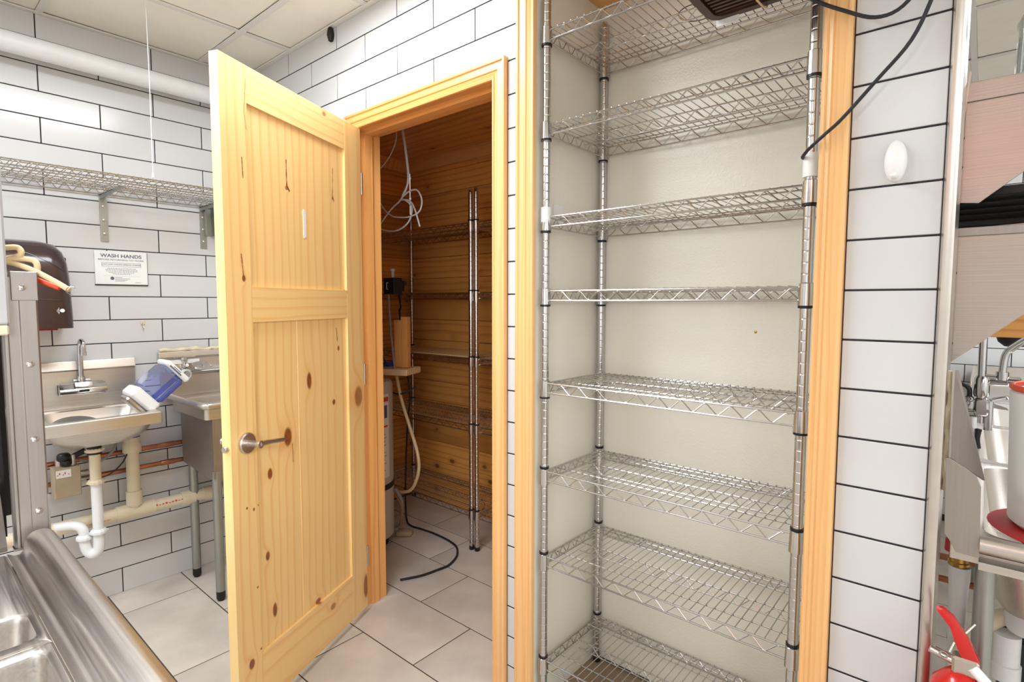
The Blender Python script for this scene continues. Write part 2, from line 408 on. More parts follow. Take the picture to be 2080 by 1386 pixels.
# ------------------------------------------------------------------ setting: tiled walls
H = 0.1055; TW = 0.20735; G = 0.0042
def tiles_on(parent, plane, c0, par0, zref, ranges, name='tile', ztop=2.535, zbot=-.002, nmin=-1, nmax=24, th=.006):
    """running bond of tiles; plane 'x' -> on x=const facing +x, 'y' -> on y=0 facing -y. ranges(zmid) gives the free spans."""
    cache = {}
    for n in range(nmin, nmax):
        zt = min(zref-n*H, ztop); zb = max(zref-(n+1)*H, zbot)
        if zb < .03: zb = zbot
        if zt-zb < .04 and zt < .1: continue
        if zt-zb < .006: continue
        for (a, b) in ranges(zb, zt):
            k = math.floor((a-par0)/TW)-2
            while (k % 2) != (n % 2): k -= 1
            while par0+k*TW < b:
                u0_ = max(par0+k*TW, a); u1_ = min(par0+(k+2)*TW, b); k += 2
                if a > 2.7 and b < 2.95:
                    u0_, u1_ = a, b; k += 99
                if u1_-u0_ < .008: continue
                key = (round(u1_-u0_, 4), round(zt-zb, 4))
                w_, h_ = u1_-u0_-G, zt-zb-G
                if key not in cache:
                    mb = MB()
                    if plane == 'x': mb.cbox(0, -w_/2, -h_/2, th, w_/2, h_/2, .0012)
                    else: mb.cbox(-w_/2, -th, -h_/2, w_/2, 0, h_/2, .0012)
                    o = mb.build(name, M['tile'], parent); cache[key] = o
                else: o = copy_obj(cache[key], parent)
                uc, zc = (u0_+u1_)/2, (zt+zb)/2
                o.location = (c0-.004, uc, zc) if plane == 'x' else (uc, c0+.004, zc)
def structure(mb, name, mat, label=None, cat=None, **kw):
    return mb.build(name, mat, None, kind='structure', label=label, cat=cat, **kw)

wl = structure(MB().box(-.15, -4.2, 0, .0006, .0, 2.62), 'wall_left', M['grout'], 'white subway tiled wall with black grout at the left', 'wall')
tiles_on(wl, 'x', 0, -.8617, 2.5405, lambda a, b: [(-1.75, -.004)], nmin=0)
lp = MB()
for n in range(24):
    zt = min(2.5405-n*H, 2.535); zb = max(2.5405-(n+1)*H, 0); zb = 0 if zb < .03 else zb
    k = -40+(n % 2)
    while -.8617+k*TW < -1.75:
        a = max(-.8617+k*TW, -4.1); b = min(-.8617+(k+2)*TW, -1.75); k += 2
        if b-a > .01: lp.cbox(-.004, a+G/2, zb+G/2, .002, b-G/2, zt-G/2, .0012)
lp.build('tile_run', M['tile'], wl, kind='stuff')

DX0, DX1, DZ = 0.965, 1.760, 2.078          # doorway
NX0, NX1, NZ = 1.928, 2.732, 2.39            # shelf niche
wb = MB()
T = .125
wb.box(-.15, -.0006, 0, DX0-.02, T, 2.62); wb.box(DX0-.02, -.0006, DZ+.02, DX1+.02, T, 2.62); wb.box(DX1+.02, -.0006, 0, NX0-.012, T, 2.62)
wb.box(NX0-.012, -.0006, NZ+.02, NX1+.012, T, 2.62); wb.box(NX1+.012, -.0006, 0, 2.938, T, 2.62)
wm = structure(wb, 'wall_back', M['grout'], 'white subway tiled wall with black grout around the doorway and niche', 'wall')
def back_spans(zb, zt):
    zc = (zb+zt)/2; out = []
    segs = [(.006, .915), (1.820, 1.868), (2.775, 2.936)] if zt <= 2.135 else None
    if segs is None:
        segs = [(.006, 1.868), (2.775, 2.936)]
    return segs
tiles_on(wm, 'y', 0, .639, 2.438, back_spans, nmin=-1)

# corner trim at the end of the wall
structure(MB().prism([(2.936, .02), (2.936, -.008), (2.940, -.013), (2.950, -.013), (2.956, -.008), (2.957, .02), (2.957, .135), (2.940, .135)], 2, 0, 2.535),
          'trim_1', M['satin'], 'bright aluminium corner trim at the end of the tiled wall', 'trim', smooth=True)
# far room walls
fwall = structure(MB().box(1.2, 2.95, 0, 6.0, 3.07, 2.62), 'wall_far', M['grout'], 'white tiled wall far behind the sinks at the right', 'wall')
tiles_on(fwall, 'y', 2.946, 2.52, 1.62+H*2, lambda a, b: [(2.3, 3.9)], nmin=-7, nmax=17)
structure(MB().box(1.2, 2.90, 0, 2.28, 2.95, 2.62), 'wall_far_left', M['plaster'], 'plain white wall piece behind the closet', 'wall')
structure(MB().box(5.9, -4.2, 0, 6.0, 3.07, 2.62), 'wall_right', M['plaster'], 'plain white wall out at the right', 'wall')
structure(MB().box(-.15, -4.3, 0, 6.0, -4.2, 2.62), 'wall_front', M['plaster'], 'plain white wall behind the camera', 'wall')

# ------------------------------------------------------------------ floor
fl = structure(MB().box(-.15, -4.3, -.08, 6.0, 3.07, -.0011), 'floor', M['fgrout'], 'beige grey porcelain tile floor with dark joints', 'floor')
FR = .3045; cache = {}
many = MB()
for row in range(-9, 15):
    y1 = .504-row*FR; y0 = y1-FR
    x = (.833 if row % 2 else 1.125)-.61*6
    while x < 6:
        a, b = max(x, -.02), min(x+.61, 5.9); x += .61
        if b-a < .02: continue
        ya, yb = max(y0, -4.2), min(y1, 2.94)
        if yb-ya < .02: continue
        near = (a < 2.4 and yb > -1.0 and ya < 1.15) or (a > 2.2 and a < 3.4 and ya > -.8 and yb < 1.2)
        if not near: many.cbox(a+.0024, ya+.0024, -.006, b-.0024, yb-.0024, 0, .0006); continue
        key = (round(b-a, 3), round(yb-ya, 3))
        if key not in cache:
            w_, h_ = (b-a)/2-.0024, (yb-ya)/2-.0024
            o = MB().cbox(-w_, -h_, -.006, w_, h_, 0, .001).build('floor_tile', M['ftile'], fl); cache[key] = o
        else: o = copy_obj(cache[key], fl)
        o.location = ((a+b)/2, (ya+yb)/2, random.uniform(-.0004, .0002))
many.build('floor_tile_field', M['ftile'], fl, kind='stuff')

# ------------------------------------------------------------------ suspended ceiling
CZ = 2.535
cl = structure(MB().box(-.15, -4.3, 2.66, 6.0, 3.07, 2.70), 'ceiling', M['plaster'], 'suspended ceiling of cream lay-in tiles', 'ceiling')
PSET = set()
gx0, gy0 = .475, -.240
for (px_, py_) in PANELS:
    i = round((px_-.305-gx0)/.61); j = round((py_-.61-gy0)/.61); PSET |= {(i, j), (i, j+1)}
tb = MB(); tc0 = None; far_tiles = MB()
for i in range(-2, 10):
    x = gx0+.61*i
    if -.1 < x < 5.9: tb.box(x-.012, -4.2, CZ, x+.012, 2.94, CZ+.006)
for j in range(-8, 7):
    y = gy0+.61*j
    if -4.2 < y < 2.94: tb.box(-.0, y-.012, CZ-.0006, 5.9, y+.012, CZ+.005)
tb.build('tee_bar_grid', M['tbar'], cl, kind='stuff')
cch = {}
for i in range(-2, 10):
    for j in range(-8, 7):
        if (i, j) in PSET: continue
        a, b = max(gx0+.61*i, .0)+.011, min(gx0+.61*(i+1), 5.9)-.011; c, d = max(gy0+.61*j, -4.2)+.011, min(gy0+.61*(j+1), 2.94)-.011
        if b-a < .02 or d-c < .02: continue
        seen = (a < 1.9 and -1.3 < d and c < 0.1) or (2.2 < a < 3.6 and c > .2)
        if not seen: far_tiles.box(a, c, CZ+.006, b, d, CZ+.018); continue
        key = (round(b-a, 3), round(d-c, 3))
        if key not in cch:
            o = MB().cbox(-(b-a)/2, -(d-c)/2, .0, (b-a)/2, (d-c)/2, .014, .002).build('ceiling_tile', M['ceil'], cl); cch[key] = o
        else: o = copy_obj(cch[key], cl)
        o.location = ((a+b)/2, (c+d)/2, CZ+.005+random.uniform(0, .003))
        o.rotation_euler = (random.uniform(-.004, .004), random.uniform(-.004, .004), random.uniform(-.006, .006))
far_tiles.build('ceiling_tile_field', M['ceil'], cl, kind='stuff')
ag = MB(); ag.box(0, -4.2, CZ-.002, .022, 0, CZ+.003); ag.box(0, -.022, CZ-.002, 2.938, 0, CZ+.003); ag.build('wall_angle', M['tbar'], cl)
ordn = ['before the pine door', 'in the rear left corner', 'behind the camera', 'far right of the tiled wall end', 'over the far sinks', 'in the rear right corner']
for (x, y), od in zip(PANELS, ordn):
    t = empty('ceiling_light', (x, y, CZ), 0, 'fluorescent ceiling panel '+od, 'ceiling light')
    mb = MB()
    for a in ((-.305, -.61, -.28, .61), (.28, -.61, .305, .61), (-.28, -.61, .28, -.59), (-.28, .59, .28, .61)): mb.box(a[0], a[1], -.003, a[2], a[3], .03)
    mb.build('frame', M['tbar'], t); MB().box(-.28, -.59, .004, .28, .59, .012).build('diffuser', M['lamp'], t)
hk = empty('ceiling_hook', (.82, -.012, 2.49), 0, 'small dark bulb shaped hanger where the tiled wall meets the ceiling', 'hook')
MB().lathe([(.004, .05), (.012, .035), (.016, .01), (.010, -.012), (.0, -.018)], (0, 0, 0), n=14).build('bulb', M['dark'], hk, smooth=True)

# ------------------------------------------------------------------ niche lining
def thin(mb, name, label, mat='frp'): return structure(mb, name, M[mat], label, 'wall')
thin(MB().box(NX0-.012, .0, 0, NX0, .397, NZ), 'wall_niche_left', 'cream panel lining the left side of the shelf niche')
thin(MB().box(NX1, .0, 0, NX1+.012, .397, NZ), 'wall_niche_right', 'cream panel lining the right side of the shelf niche')
nb = thin(MB().box(NX0-.012, .385, 0, NX1+.012, .397, NZ), 'wall_niche_back', 'cream pebbled panel at the back of the shelf niche')
MB().lathe([(.0, .0012), (.003, .001), (.0045, 0)], (2.483, .385, 1.268), axis=(0, -1, 0), n=9).build('yellow_spot', M['brass'], nb, smooth=True)
MB().box(1.9285, .10, 1.615, 1.9300, .155, 1.675).build('paint_patch', M['plaster'], thin(MB().box(NX0-.016, .16, 1.62, NX0-.012, .20, 1.66), 'wall_niche_packer', 'thin packer behind the left niche panel'))
structure(MB().box(NX0-.012, .0, NZ, NX1+.012, .397, NZ+.02), 'ceiling_niche', M['pine_case_h'], 'pine board closing the top of the shelf niche', 'ceiling')
structure(MB().box(NX0, .379, 0, NX1, .385, .010), 'baseboard_niche', M['dark'], 'dark strip along the foot of the niche back', 'baseboard')

structure(MB().box(NX0, .03, .0002, NX1, .385, .003), 'floor_niche', M['nichefl'], 'brown vinyl floor of the shelf niche', 'floor')
# ------------------------------------------------------------------ casings
def casing_profile(w_, proud):
    """(across, out) profile of a moulded casing, outer edge at 0, inner edge at w_"""
    return [(0, 0), (0, proud), (.004, proud+.002), (w_*.14, proud+.002), (w_*.2, proud-.003), (w_*.55, proud-.002), (w_*.6, proud-.006), (w_*.66, proud-.004),
            (w_*.8, proud-.007), (w_*.86, proud-.003), (w_*.97, proud-.004), (w_, proud-.008), (w_, 0)]
def vcasing(name, xo, xi, z0, z1, proud=.019, mat='pine_case', label=''):
    sgn = 1 if xi > xo else -1; pr = [(xo+sgn*a, .001-b) for a, b in casing_profile(abs(xi-xo), proud)]
    return structure(MB().prism(pr, 2, z0, z1), name, M[mat], label, 'trim')
def hcasing(name, zo, zi, x0, x1, proud=.019, label=''):
    pr = [(.001-b, zo-a) for a, b in casing_profile(abs(zi-zo), proud)]
    return structure(MB().prism(pr, 0, x0, x1), name, M['pine_case_h'], label, 'trim')
# doorway casing with mitred corners
def mitred(name, pts, label):
    """pts: outer polyline corners and inner polyline corners of one leg; profile swept between two mitre planes"""
    (o0, o1, i0, i1) = [Vector((p[0], 0, p[1])) for p in pts]; wd = (i0-o0).length
    prof = casing_profile(1.0, .019); vs = []; n = len(prof)
    for (o_, i_) in ((o0, i0), (o1, i1)):
        for (a, b) in prof: p = o_.lerp(i_, min(a, 1.0)); vs.append((p.x, .001-b, p.z))
    return MB().add(vs, [tuple(range(n))[::-1], tuple(n+i for i in range(n))]+[(i, (i+1) % n, n+(i+1) % n, n+i) for i in range(n)])
CO0, CO1, COZ, CI0, CI1, CIZ = .915, 1.820, 2.135, .972, 1.762, 2.074
cas = mitred('', [(CO1, 0), (CO1, COZ), (CI1, 0), (CI1, CIZ)], '')
structure(cas, 'trim_2', M['pine_case'], 'pine casing down the right of the doorway', 'trim')
cas = mitred('', [(CO0, COZ), (CO1, COZ), (CI0, CIZ), (CI1, CIZ)], '')
structure(cas, 'trim_3', M['pine_case_h'], 'mitred pine head casing over the doorway', 'trim')
cas = mitred('', [(CO0, 0), (CO0, COZ), (CI0, 0), (CI0, CIZ)], '')
structure(cas, 'trim_4', M['pine_case'], 'pine casing left of the doorway behind the open door', 'trim')
vcasing('trim_5', 1.868, 1.935, 0, NZ+.06, .02, label='pine casing up the left of the shelf niche')
vcasing('trim_6', 2.775, 2.719, 0, NZ+.06, .02, label='pine casing up the right of the shelf niche')
hcasing('trim_7', NZ+.06, NZ-.005, 1.935, 2.719, label='pine head casing over the shelf niche')
# jambs with stops
j_ = structure(MB().box(DX0-.02, .0, 0, DX0, T+.004, DZ), 'trim_8', M['pine_jamb'], 'orange pine hinge jamb with stop at the left of the doorway', 'trim'); MB().box(DX0, .045, 0, DX0+.011, .082, DZ-.011).build('door_stop', M['pine_jamb'], j_, bevel=.001)
j_ = structure(MB().box(DX1, .0, 0, DX1+.02, T+.004, DZ), 'trim_9', M['pine_jamb'], 'pine strike jamb with stop at the right of the doorway', 'trim'); MB().box(DX1-.011, .045, 0, DX1, .082, DZ-.011).build('door_stop', M['pine_jamb'], j_, bevel=.001)
j_ = structure(MB().box(DX0-.02, .0, DZ, DX1+.02, T+.004, DZ+.02), 'trim_10', M['pine_case_h'], 'pine head jamb with stop in the doorway', 'trim'); MB().box(DX0, .045, DZ-.011, DX1, .082, DZ).build('door_stop', M['pine_case_h'], j_, bevel=.001)

# ------------------------------------------------------------------ the open pine door
DW = .742; DT = .032
door = empty('door_1', (1.016, -.007, 0), math.radians(-65.55))
tag(door, 'knotty pine door with one upper and one lower recessed panel, standing open', 'door', kind='structure')
# local: x along leaf, +y = visible interior face (y=0), leaf thickness towards -y, z up
ZB, ZT = .03, 2.07; HS, FS = .115, .636
def dpart(mb, name, mat, bev=.0012): return mb.build(name, M[mat], door, bevel=bev)
# visible face looks to local +y
dpart(MB().box(0, -DT, ZB, HS, 0, ZT), 'stile', 'pine_door_v')
dpart(MB().box(FS, -DT, ZB, DW, 0, ZT), 'stile', 'pine_door_v')
dpart(MB().box(HS, -DT, 1.958, FS, -.0003, ZT), 'rail', 'pine_door_h')
dpart(MB().box(HS, -DT, 1.293, FS, -.0003, 1.404), 'rail', 'pine_door_h')
dpart(MB().box(HS, -DT, ZB, FS, -.0003, .220), 'rail', 'pine_door_h')
dpart(MB().box(HS, -DT+.009, 1.404, FS, -.010, 1.958), 'panel', 'pine_door_v', 0)
gx = [HS, .418, FS]
for a, b in zip(gx[:-1], gx[1:]):
    mb = MB(); c = .0035
    mb.prism([(a, -DT+.009), (b, -DT+.009), (b, -.010-c), (b-c, -.010), (a+c, -.010), (a, -.010-c)] if a > HS and b < FS else
             [(a, -DT+.009), (b, -DT+.009), (b, -.010 if b == FS else -.010-c), (b-(0 if b == FS else c), -.010), (a+(0 if a == HS else c), -.010), (a, -.010 if a == HS else -.010-c)], 2, .220, 1.293)
    mb.build('panel_board', M['pine_door_v'], door)
hz = .922
hd = MB()
hd.lathe([(.0, .012), (.012, .012), (.030, .0105), (.033, .007), (.033, 0)], (.681, 0, hz), axis=(0, 1, 0), n=32)
hd.lathe([(.011, 0), (.0105, .040), (.012, .042), (.012, .056), (.0, .057)], (.681, 0, hz), axis=(0, 1, 0), n=24)
hnd = hd.build('handle_rose', M['satin'], door, smooth=True, label='round satin nickel rose')
MB().tube(smooth_path([(.681, .050, hz), (.66, .051, hz), (.625, .052, hz-.004), (.575, .052, hz-.010)], 3), [.010]+[.0085]*4+[.0075]*5, 12).build('lever', M['satin'], hnd, smooth=True)
MB().lathe([(0, .0135), (.003, .0132), (.003, .012)], (.681, 0, hz-.0), axis=(0, 1, 0), n=10).build('keyhole', M['dark'], hnd, smooth=True)
hd = MB()
hd.lathe([(.033, 0), (.033, .007), (.030, .0105), (.012, .012), (.0, .012)], (.681, -DT, hz), axis=(0, -1, 0), n=32)
hd.lathe([(.011, 0), (.0105, .040), (.012, .056), (.0, .057)], (.681, -DT, hz), axis=(0, -1, 0), n=24)
hd.tube([(.681, -DT-.05, hz), (.62, -DT-.052, hz), (.545, -DT-.052, hz-.004)], .0085, 12)
hd.split('outer_handle', M['satin'], door, smooth=True)
lt = MB(); lt.lathe([(.010, -.0005), (.010, .009), (.008, .012), (0, .0125)], (DW, -DT/2, hz-.005), axis=(1, 0, 0), n=18)
lt.build('latch', M['satin'], door, smooth=True)
st = MB().prism([(.353, 1.588), (.366, 1.583), (.368, 1.66), (.371, 1.672), (.366, 1.684), (.358, 1.684), (.353, 1.672)], 1, -.0102, -.008)
st.build('adhesive_strip', M['white'], door, bevel=.0005)
for z in (.25, 1.05, 1.85):
    MB().lathe([(.0055, -.045), (.0055, .045)], (-.012, -.004, z), n=12).box(-.012, -.006, z-.043, .004, -.003, z+.043).build('hinge', M['satin'], door, smooth=True)

# ------------------------------------------------------------------ wire shelving
def post_mesh(z0, z1, r=.0125):
    prof = [(0, z0+.018), (r-.001, z0+.018), (r, z0+.02)]; z = z0+.05
    while z < z1-.02:
        prof += [(r, z-.0030), (r, z-.0009), (r-.0005, z-.0004), (r-.0005, z+.0004), (r, z+.0009), (r, z+.0030)]; z += .0254
    prof += [(r, z1-.006), (r*.7, z1), (0, z1+.001)]
    return MB().lathe(prof, (0, 0, 0), n=16)
def foot_mesh(): return MB().lathe([(0, 0), (.012, 0), (.0145, .004), (.0145, .02), (.009, .026)], (0, 0, 0), n=16)
def shelf_parts(parent, W, D, z, sec=16, dz=.030, wire=.0014, period=.066, mids=1, pitch=.0238):
    """one wire shelf: top at z; posts at the corners of W x D. returns the empty that groups its pieces"""
    s = empty('shelf', (0, 0, z), parent=parent)
    r = .0027; zz = .0018; i = .017
    rx = MB().tube([(i*.6, 0, 0), (W-i*.6, 0, 0)], r, 6).build('edge_rail', M['wire'], s, smooth=True)
    ry = MB().tube([(0, i*.6, 0), (0, D-i*.6, 0)], r, 6).build('edge_rail', M['wire'], s, smooth=True)
    for (o_, ps_) in ((rx, ((0, 0, -dz), (0, D, 0), (0, D, -dz))), (ry, ((0, 0, -dz), (W, 0, 0), (W, 0, -dz)))):
        for l_ in ps_: copy_obj(o_, s, l_)
    zg = MB()
    def zig(p0, p1, per_, top=0.0, bot=-dz):
        p0, p1 = Vector(p0), Vector(p1); n = max(2, round((p1-p0).length/per_*2)); pts = []
        for k in range(n+1):
            q = p0.lerp(p1, k/n); h = top-.003 if k % 2 else bot+.003
            d = (p1-p0).normalized()*.004; q.z = h; pts += [q-d, q+d]
        zg.tube(pts, zz, 5)
    for y in (0, D): zig((.03, y, 0), (W-.03, y, 0), period)
    for x in (0, W): zig((x, .03, 0), (x, D-.03, 0), .05)
    for m in range(mids):
        y = D*(m+1)/(mids+1)
        if m == 0: zig((.05, y, 0), (W-.05, y, 0), period)
    zg.split('truss', M['wire'], s, smooth=True)
    wr = MB()
    n = round((W-.03)/pitch)
    for k in range(n+1):
        x = .015+(W-.03)*k/n; wr.tube([(x, .0, .0035), (x, D, .0035)], wire, 5)
    for m in range(mids):
        y = D*(m+1)/(mids+1); wr.tube([(.0, y, 0), (W, y, 0)], .0022, 5)
        if m == 0: wr.tube([(.03, y, -dz), (W-.03, y, -dz*.9)], .0022, 5)
    for y in (D*.17, D*.80, D*.92): wr.tube([(0, y, 0), (W, y, 0)], .0022, 5)
    wr.build('wire_deck', M['wire'], s, smooth=True, kind='stuff')
    return s
def collars(parent_shelf, W, D, up=True, dz=.030):
    col = MB().lathe([(.0135, .010), (.0158, .008), (.0172, -dz-.006), (.0172, -dz-.012), (.0135, -dz-.012)], (0, 0, 0), n=16).build('collar', M['chrome'], parent_shelf, smooth=True)
    sl = MB()
    if up: sl.lathe([(.0126, .0165), (.0152, .0165), (.0152, .010), (.0126, .010)], (0, 0, 0), n=16)
    else: sl.lathe([(.0126, -dz-.0115), (.0165, -dz-.0115), (.0165, -dz-.018), (.0126, -dz-.018)], (0, 0, 0), n=16)
    sl = sl.build('sleeve', M['black'], parent_shelf, smooth=True)
    for x, y in ((0, D), (W, 0), (W, D)): copy_obj(col, parent_shelf, (x, y, 0)); copy_obj(sl, parent_shelf, (x, y, 0))
def rack(name, loc, W, D, tiers, ztop, label, group=None, liner=(), ups=None, **kw):
    root = empty(name, loc, 0, label, 'shelving unit', group)
    pm = None
    for x in (0, W):
        for y in (0, D):
            if pm is None: pm = post_mesh(0, ztop).build('post', M['chrome'], root, smooth=True, ang=60); pm.location = (x, y, 0); fm = foot_mesh().build('foot', M['black'], pm, smooth=True)
            else:
                q = copy_obj(pm, root, (x, y, 0)); f2 = copy_obj(fm, q)
    protos = {}
    for k, z in enumerate(tiers):
        up = ups[k] if ups else True
        if up not in protos:
            s = shelf_parts(root, W, D, z, **kw); collars(s, W, D, up); protos[up] = s
        else:
            s = copy_obj(protos[up], root, (0, 0, z))
            for c in protos[up].children: copy_obj(c, s)
        if k in liner:
            MB().box(.02, .012, .0052, W-.02, D-.012, .009).build('shelf_liner', M['ply'], s)
    return root
E = 1.355
n_t = [.831, .548, .267, .037, -.256, -.542, -.825, -1.178]
nr = rack('wire_shelving_unit', (1.952, .030, 0), .744, .335, [E+z for z in n_t], 2.335,
     'tall chrome wire shelving unit with eight shelves filling the framed niche', ups=[False, False, False, False, False, True, True, True])
for (x, z0, z1) in ((0, 1.603, 1.652), (.744, 1.638, 1.690)):
    MB().lathe([(.0127, z0), (.0165, z0), (.0165, z1), (.0127, z1)], (x, 0, 0), n=18).build('white_band', M['white'], nr, smooth=True)
c_t = [.423, .053, -.301, -.667, -1.142]
rack('wire_shelving_unit', (.020, .730, 0), .905, .335, [E+z for z in c_t], 1.950, 'wire shelving unit along the closet back wall, left of the paired posts', 'closet wire racks', liner=(2,), ups=[True]*5)
rack('wire_shelving_unit', (.961, .735, 0), .780, .335, [E+z for z in c_t], 1.957, 'wire shelving unit at the right of the closet, beside the first rack', 'closet wire racks', ups=[True]*5)

# teal box on the niche floor
tb_ = empty('teal_lid', (2.02, .17, 0), .4, 'pale teal plastic lid lying on the niche floor under the lowest shelf', 'lid')
MB().lathe([(0, .02), (.035, .02), (.045, .016), (.048, 0), (.0, 0)], (0, 0, 0), n=20).build('shell', M['teal'], tb_, smooth=True)
MB().lathe([(0, .034), (.012, .033), (.014, .02)], (0, 0, 0), n=12).build('knob', M['dark'], tb_, smooth=True)

# ------------------------------------------------------------------ fan heater hung at the top of the niche, its cord
fh = empty('fan_heater', (2.470, -.165, 2.035), 0, 'dark brown slotted fan heater tied under the top shelf of the niche', 'heater')
LX, LY, LZ = .30, .175, .13
def rr_poly(x0, y0, x1, y1, r, n=6):
    out = []
    for (cx, cy, a) in ((x1-r, y0+r, -PI/2), (x1-r, y1-r, 0), (x0+r, y1-r, PI/2), (x0+r, y0+r, PI)):
        for k in range(n+1): out.append((cx+r*math.cos(a+PI/2*k/n), cy+r*math.sin(a+PI/2*k/n)))
    return out
mb = MB(); po = rr_poly(0, 0, LX, LY, .035); pi_ = rr_poly(.018, .018, LX-.018, LY-.018, .022); n = len(po)
vs = [(x, y, 0) for x, y in po]+[(x, y, LZ) for x, y in po]+[(x, y, 0) for x, y in pi_]+[(x, y, .025) for x, y in pi_]
mb.add(vs, [(i, (i+1) % n, n+(i+1) % n, n+i) for i in range(n)]+[(i, (i+1) % n, 2*n+(i+1) % n, 2*n+i) for i in range(n)]+[(2*n+i, 2*n+(i+1) % n, 3*n+(i+1) % n, 3*n+i) for i in range(n)]+[tuple(3*n+i for i in range(n)), tuple(n+i for i in range(n))])
mb.build('case', M['fan'], fh, smooth=True)
for k in range(9):
    MB().box(.022, .024+k*.0155, .004, LX-.022, .031+k*.0155, .012).build('grille_slat', M['fan'], fh)
MB().tube([(.02, .05, .004), (LX-.03, .10, .004)], .002, 6).build('grille_wire', M['wire'], fh)
MB().box(.012, LY-.004, -.014, .065, LY-.002, .012).build('rating_label', M['paper'], fh)
MB().tube(smooth_path([(.13, -.002, .06), (.125, .0, -.002), (.125, LY+.003, -.003), (.125, LY+.004, .12)], 5), .0022, 6).build('cable_tie', M['cream'], fh, smooth=True)
cord = smooth_path([(2.66, -.03, 2.04), (2.70, -.035, 1.995), (2.76, -.035, 1.952), (2.815, -.035, 1.921), (2.86, -.035, 1.928), (2.90, -.04, 1.98), (2.915, -.04, 2.05), (2.93, -.04, 2.01), (2.907, -.035, 1.935), (2.876, -.035, 1.860), (2.822, -.035, 1.798),
                    (2.765, -.033, 1.737), (2.735, -.032, 1.712), (2.708, -.024, 1.693), (2.688, .0, 1.683), (2.680, .025, 1.682), (2.690, .048, 1.686), (2.706, .050, 1.690)], 5)
tag(MB().tube(cord, .0038, 8).build('heater_cord', M['rubber'], smooth=True), 'black power cord from the fan heater looping around the right shelf post', 'cord')
cu = empty('wire_coil', (2.33, .25, 2.20), 0, 'thin loose black wire coiled on the top shelf of the niche', 'wire')
for k in range(4):
    MB().tube(arc((.11*k, 0, .004*k), .05-.004*k, .4*k, .4*k+5.2, 22, 'xy'), .0014, 5).build('loop', M['dark'], cu, smooth=True)

# oval hook on the tiles
ov = empty('oval_hook', (2.857, -.002, 1.640), 0, 'white oval self-adhesive hook on the tiles right of the niche', 'hook')
vs = []; N_ = 28; rings = [(1, 0), (1, .006), (.9, .012), (.6, .017), (0.02, .019)]
for (k, h) in rings:
    for j in range(N_): vs.append((.019*k*math.cos(2*PI*j/N_), -h, .041*k*math.sin(2*PI*j/N_)))
MB().add(vs, [(i*N_+j, i*N_+(j+1) % N_, (i+1)*N_+(j+1) % N_, (i+1)*N_+j) for i in range(4) for j in range(N_)]+[tuple(4*N_+j for j in range(N_))]).build('base', M['white'], ov, smooth=True)
MB().cbox(-.008, -.026, -.036, .008, -.008, -.024, .004).build('hook', M['white'], ov, smooth=True)

# ------------------------------------------------------------------ closet: planked walls
CX0, CX1, CY1, CH = -.03, 1.80, 1.10, 2.30
def planks(name, axis, const, a0, a1, z0, z1, pitch, label, face):
    backing = MB()
    if axis == 0: backing.box(a0, min(const+face*.014, const+face*.03), z0, a1, max(const+face*.014, const+face*.03), z1)
    else: backing.box(min(const+face*.014, const+face*.03), a0, z0, max(const+face*.014, const+face*.03), a1, z1)
    root = structure(backing, name, M['dark'], label, 'wall')
    z = z0; i = 0
    while z < z1-.02:
        h = min(pitch, z1-z); splits = [a0, a1]
        if i % 3 == 1: splits = [a0, a0+(a1-a0)*(.35+.07*(i % 4)), a1]
        for p, q in zip(splits[:-1], splits[1:]):
            mb = MB(); d = random.uniform(0, .0012)
            lo, hi = (const+d, const+face*.014) if face > 0 else (const+face*.014, const-d)
            if axis == 0: mb.cbox(p+.0005-(p+q)/2, lo, .001, q-.0005-(p+q)/2, hi, h-.001, .004); o = mb.build('plank', M['plank'], root); o.location = ((p+q)/2, 0, z)
            else: mb.cbox(lo, p+.0005-(p+q)/2, .001, hi, q-.0005-(p+q)/2, h-.001, .0025); o = mb.build('plank', M['planky'], root); o.location = (0, (p+q)/2, z)
        z += pitch; i += 1
    return root
planks('wall_closet_back', 0, CY1, CX0, CX1, .0, CH, .138, 'knotty pine planked wall at the back of the closet', 1)
planks('wall_closet_left', 1, CX0, T+.0, CY1, .0, CH, .138, 'knotty pine planked wall at the left of the closet', -1)
planks('wall_closet_right', 1, CX1, T+.0, CY1, .0, CH, .138, 'knotty pine planked wall at the right of the closet', 1)
cc = structure(MB().box(CX0-.03, T, CH+.014, CX1+.03, CY1+.03, CH+.05), 'ceiling_closet', M['dark'], 'knotty pine planked closet ceiling', 'ceiling')
y = T
while y < CY1-.02:
    h = min(.138, CY1-y); o = MB().cbox(CX0-.0, .001, 0, CX1, h-.001, .014, .0025).build('plank', M['plank'], cc); o.location = (0, y, CH); y += .138
cr = [(0, 0), (.012, 0), (.016, .012), (.030, .026), (.044, .034), (.048, .052), (.055, .056), (.055, .062), (0, .062)]
structure(MB().prism([(CY1-a, CH-.062+b) for a, b in cr], 0, CX0, CX1), 'trim_11', M['pine_case_h'], 'crown moulding along the closet back wall', 'trim')
structure(MB().prism([(CX0+a, CH-.062+b) for a, b in cr], 1, T, CY1), 'trim_12', M['pine_jamb'], 'crown moulding along the closet left wall', 'trim')
structure(MB().box(CX0-.03, T, 0, DX0-.02, T+.012, CH), 'wall_closet_front', M['planky'], 'wood lined inside of the closet front wall', 'wall')

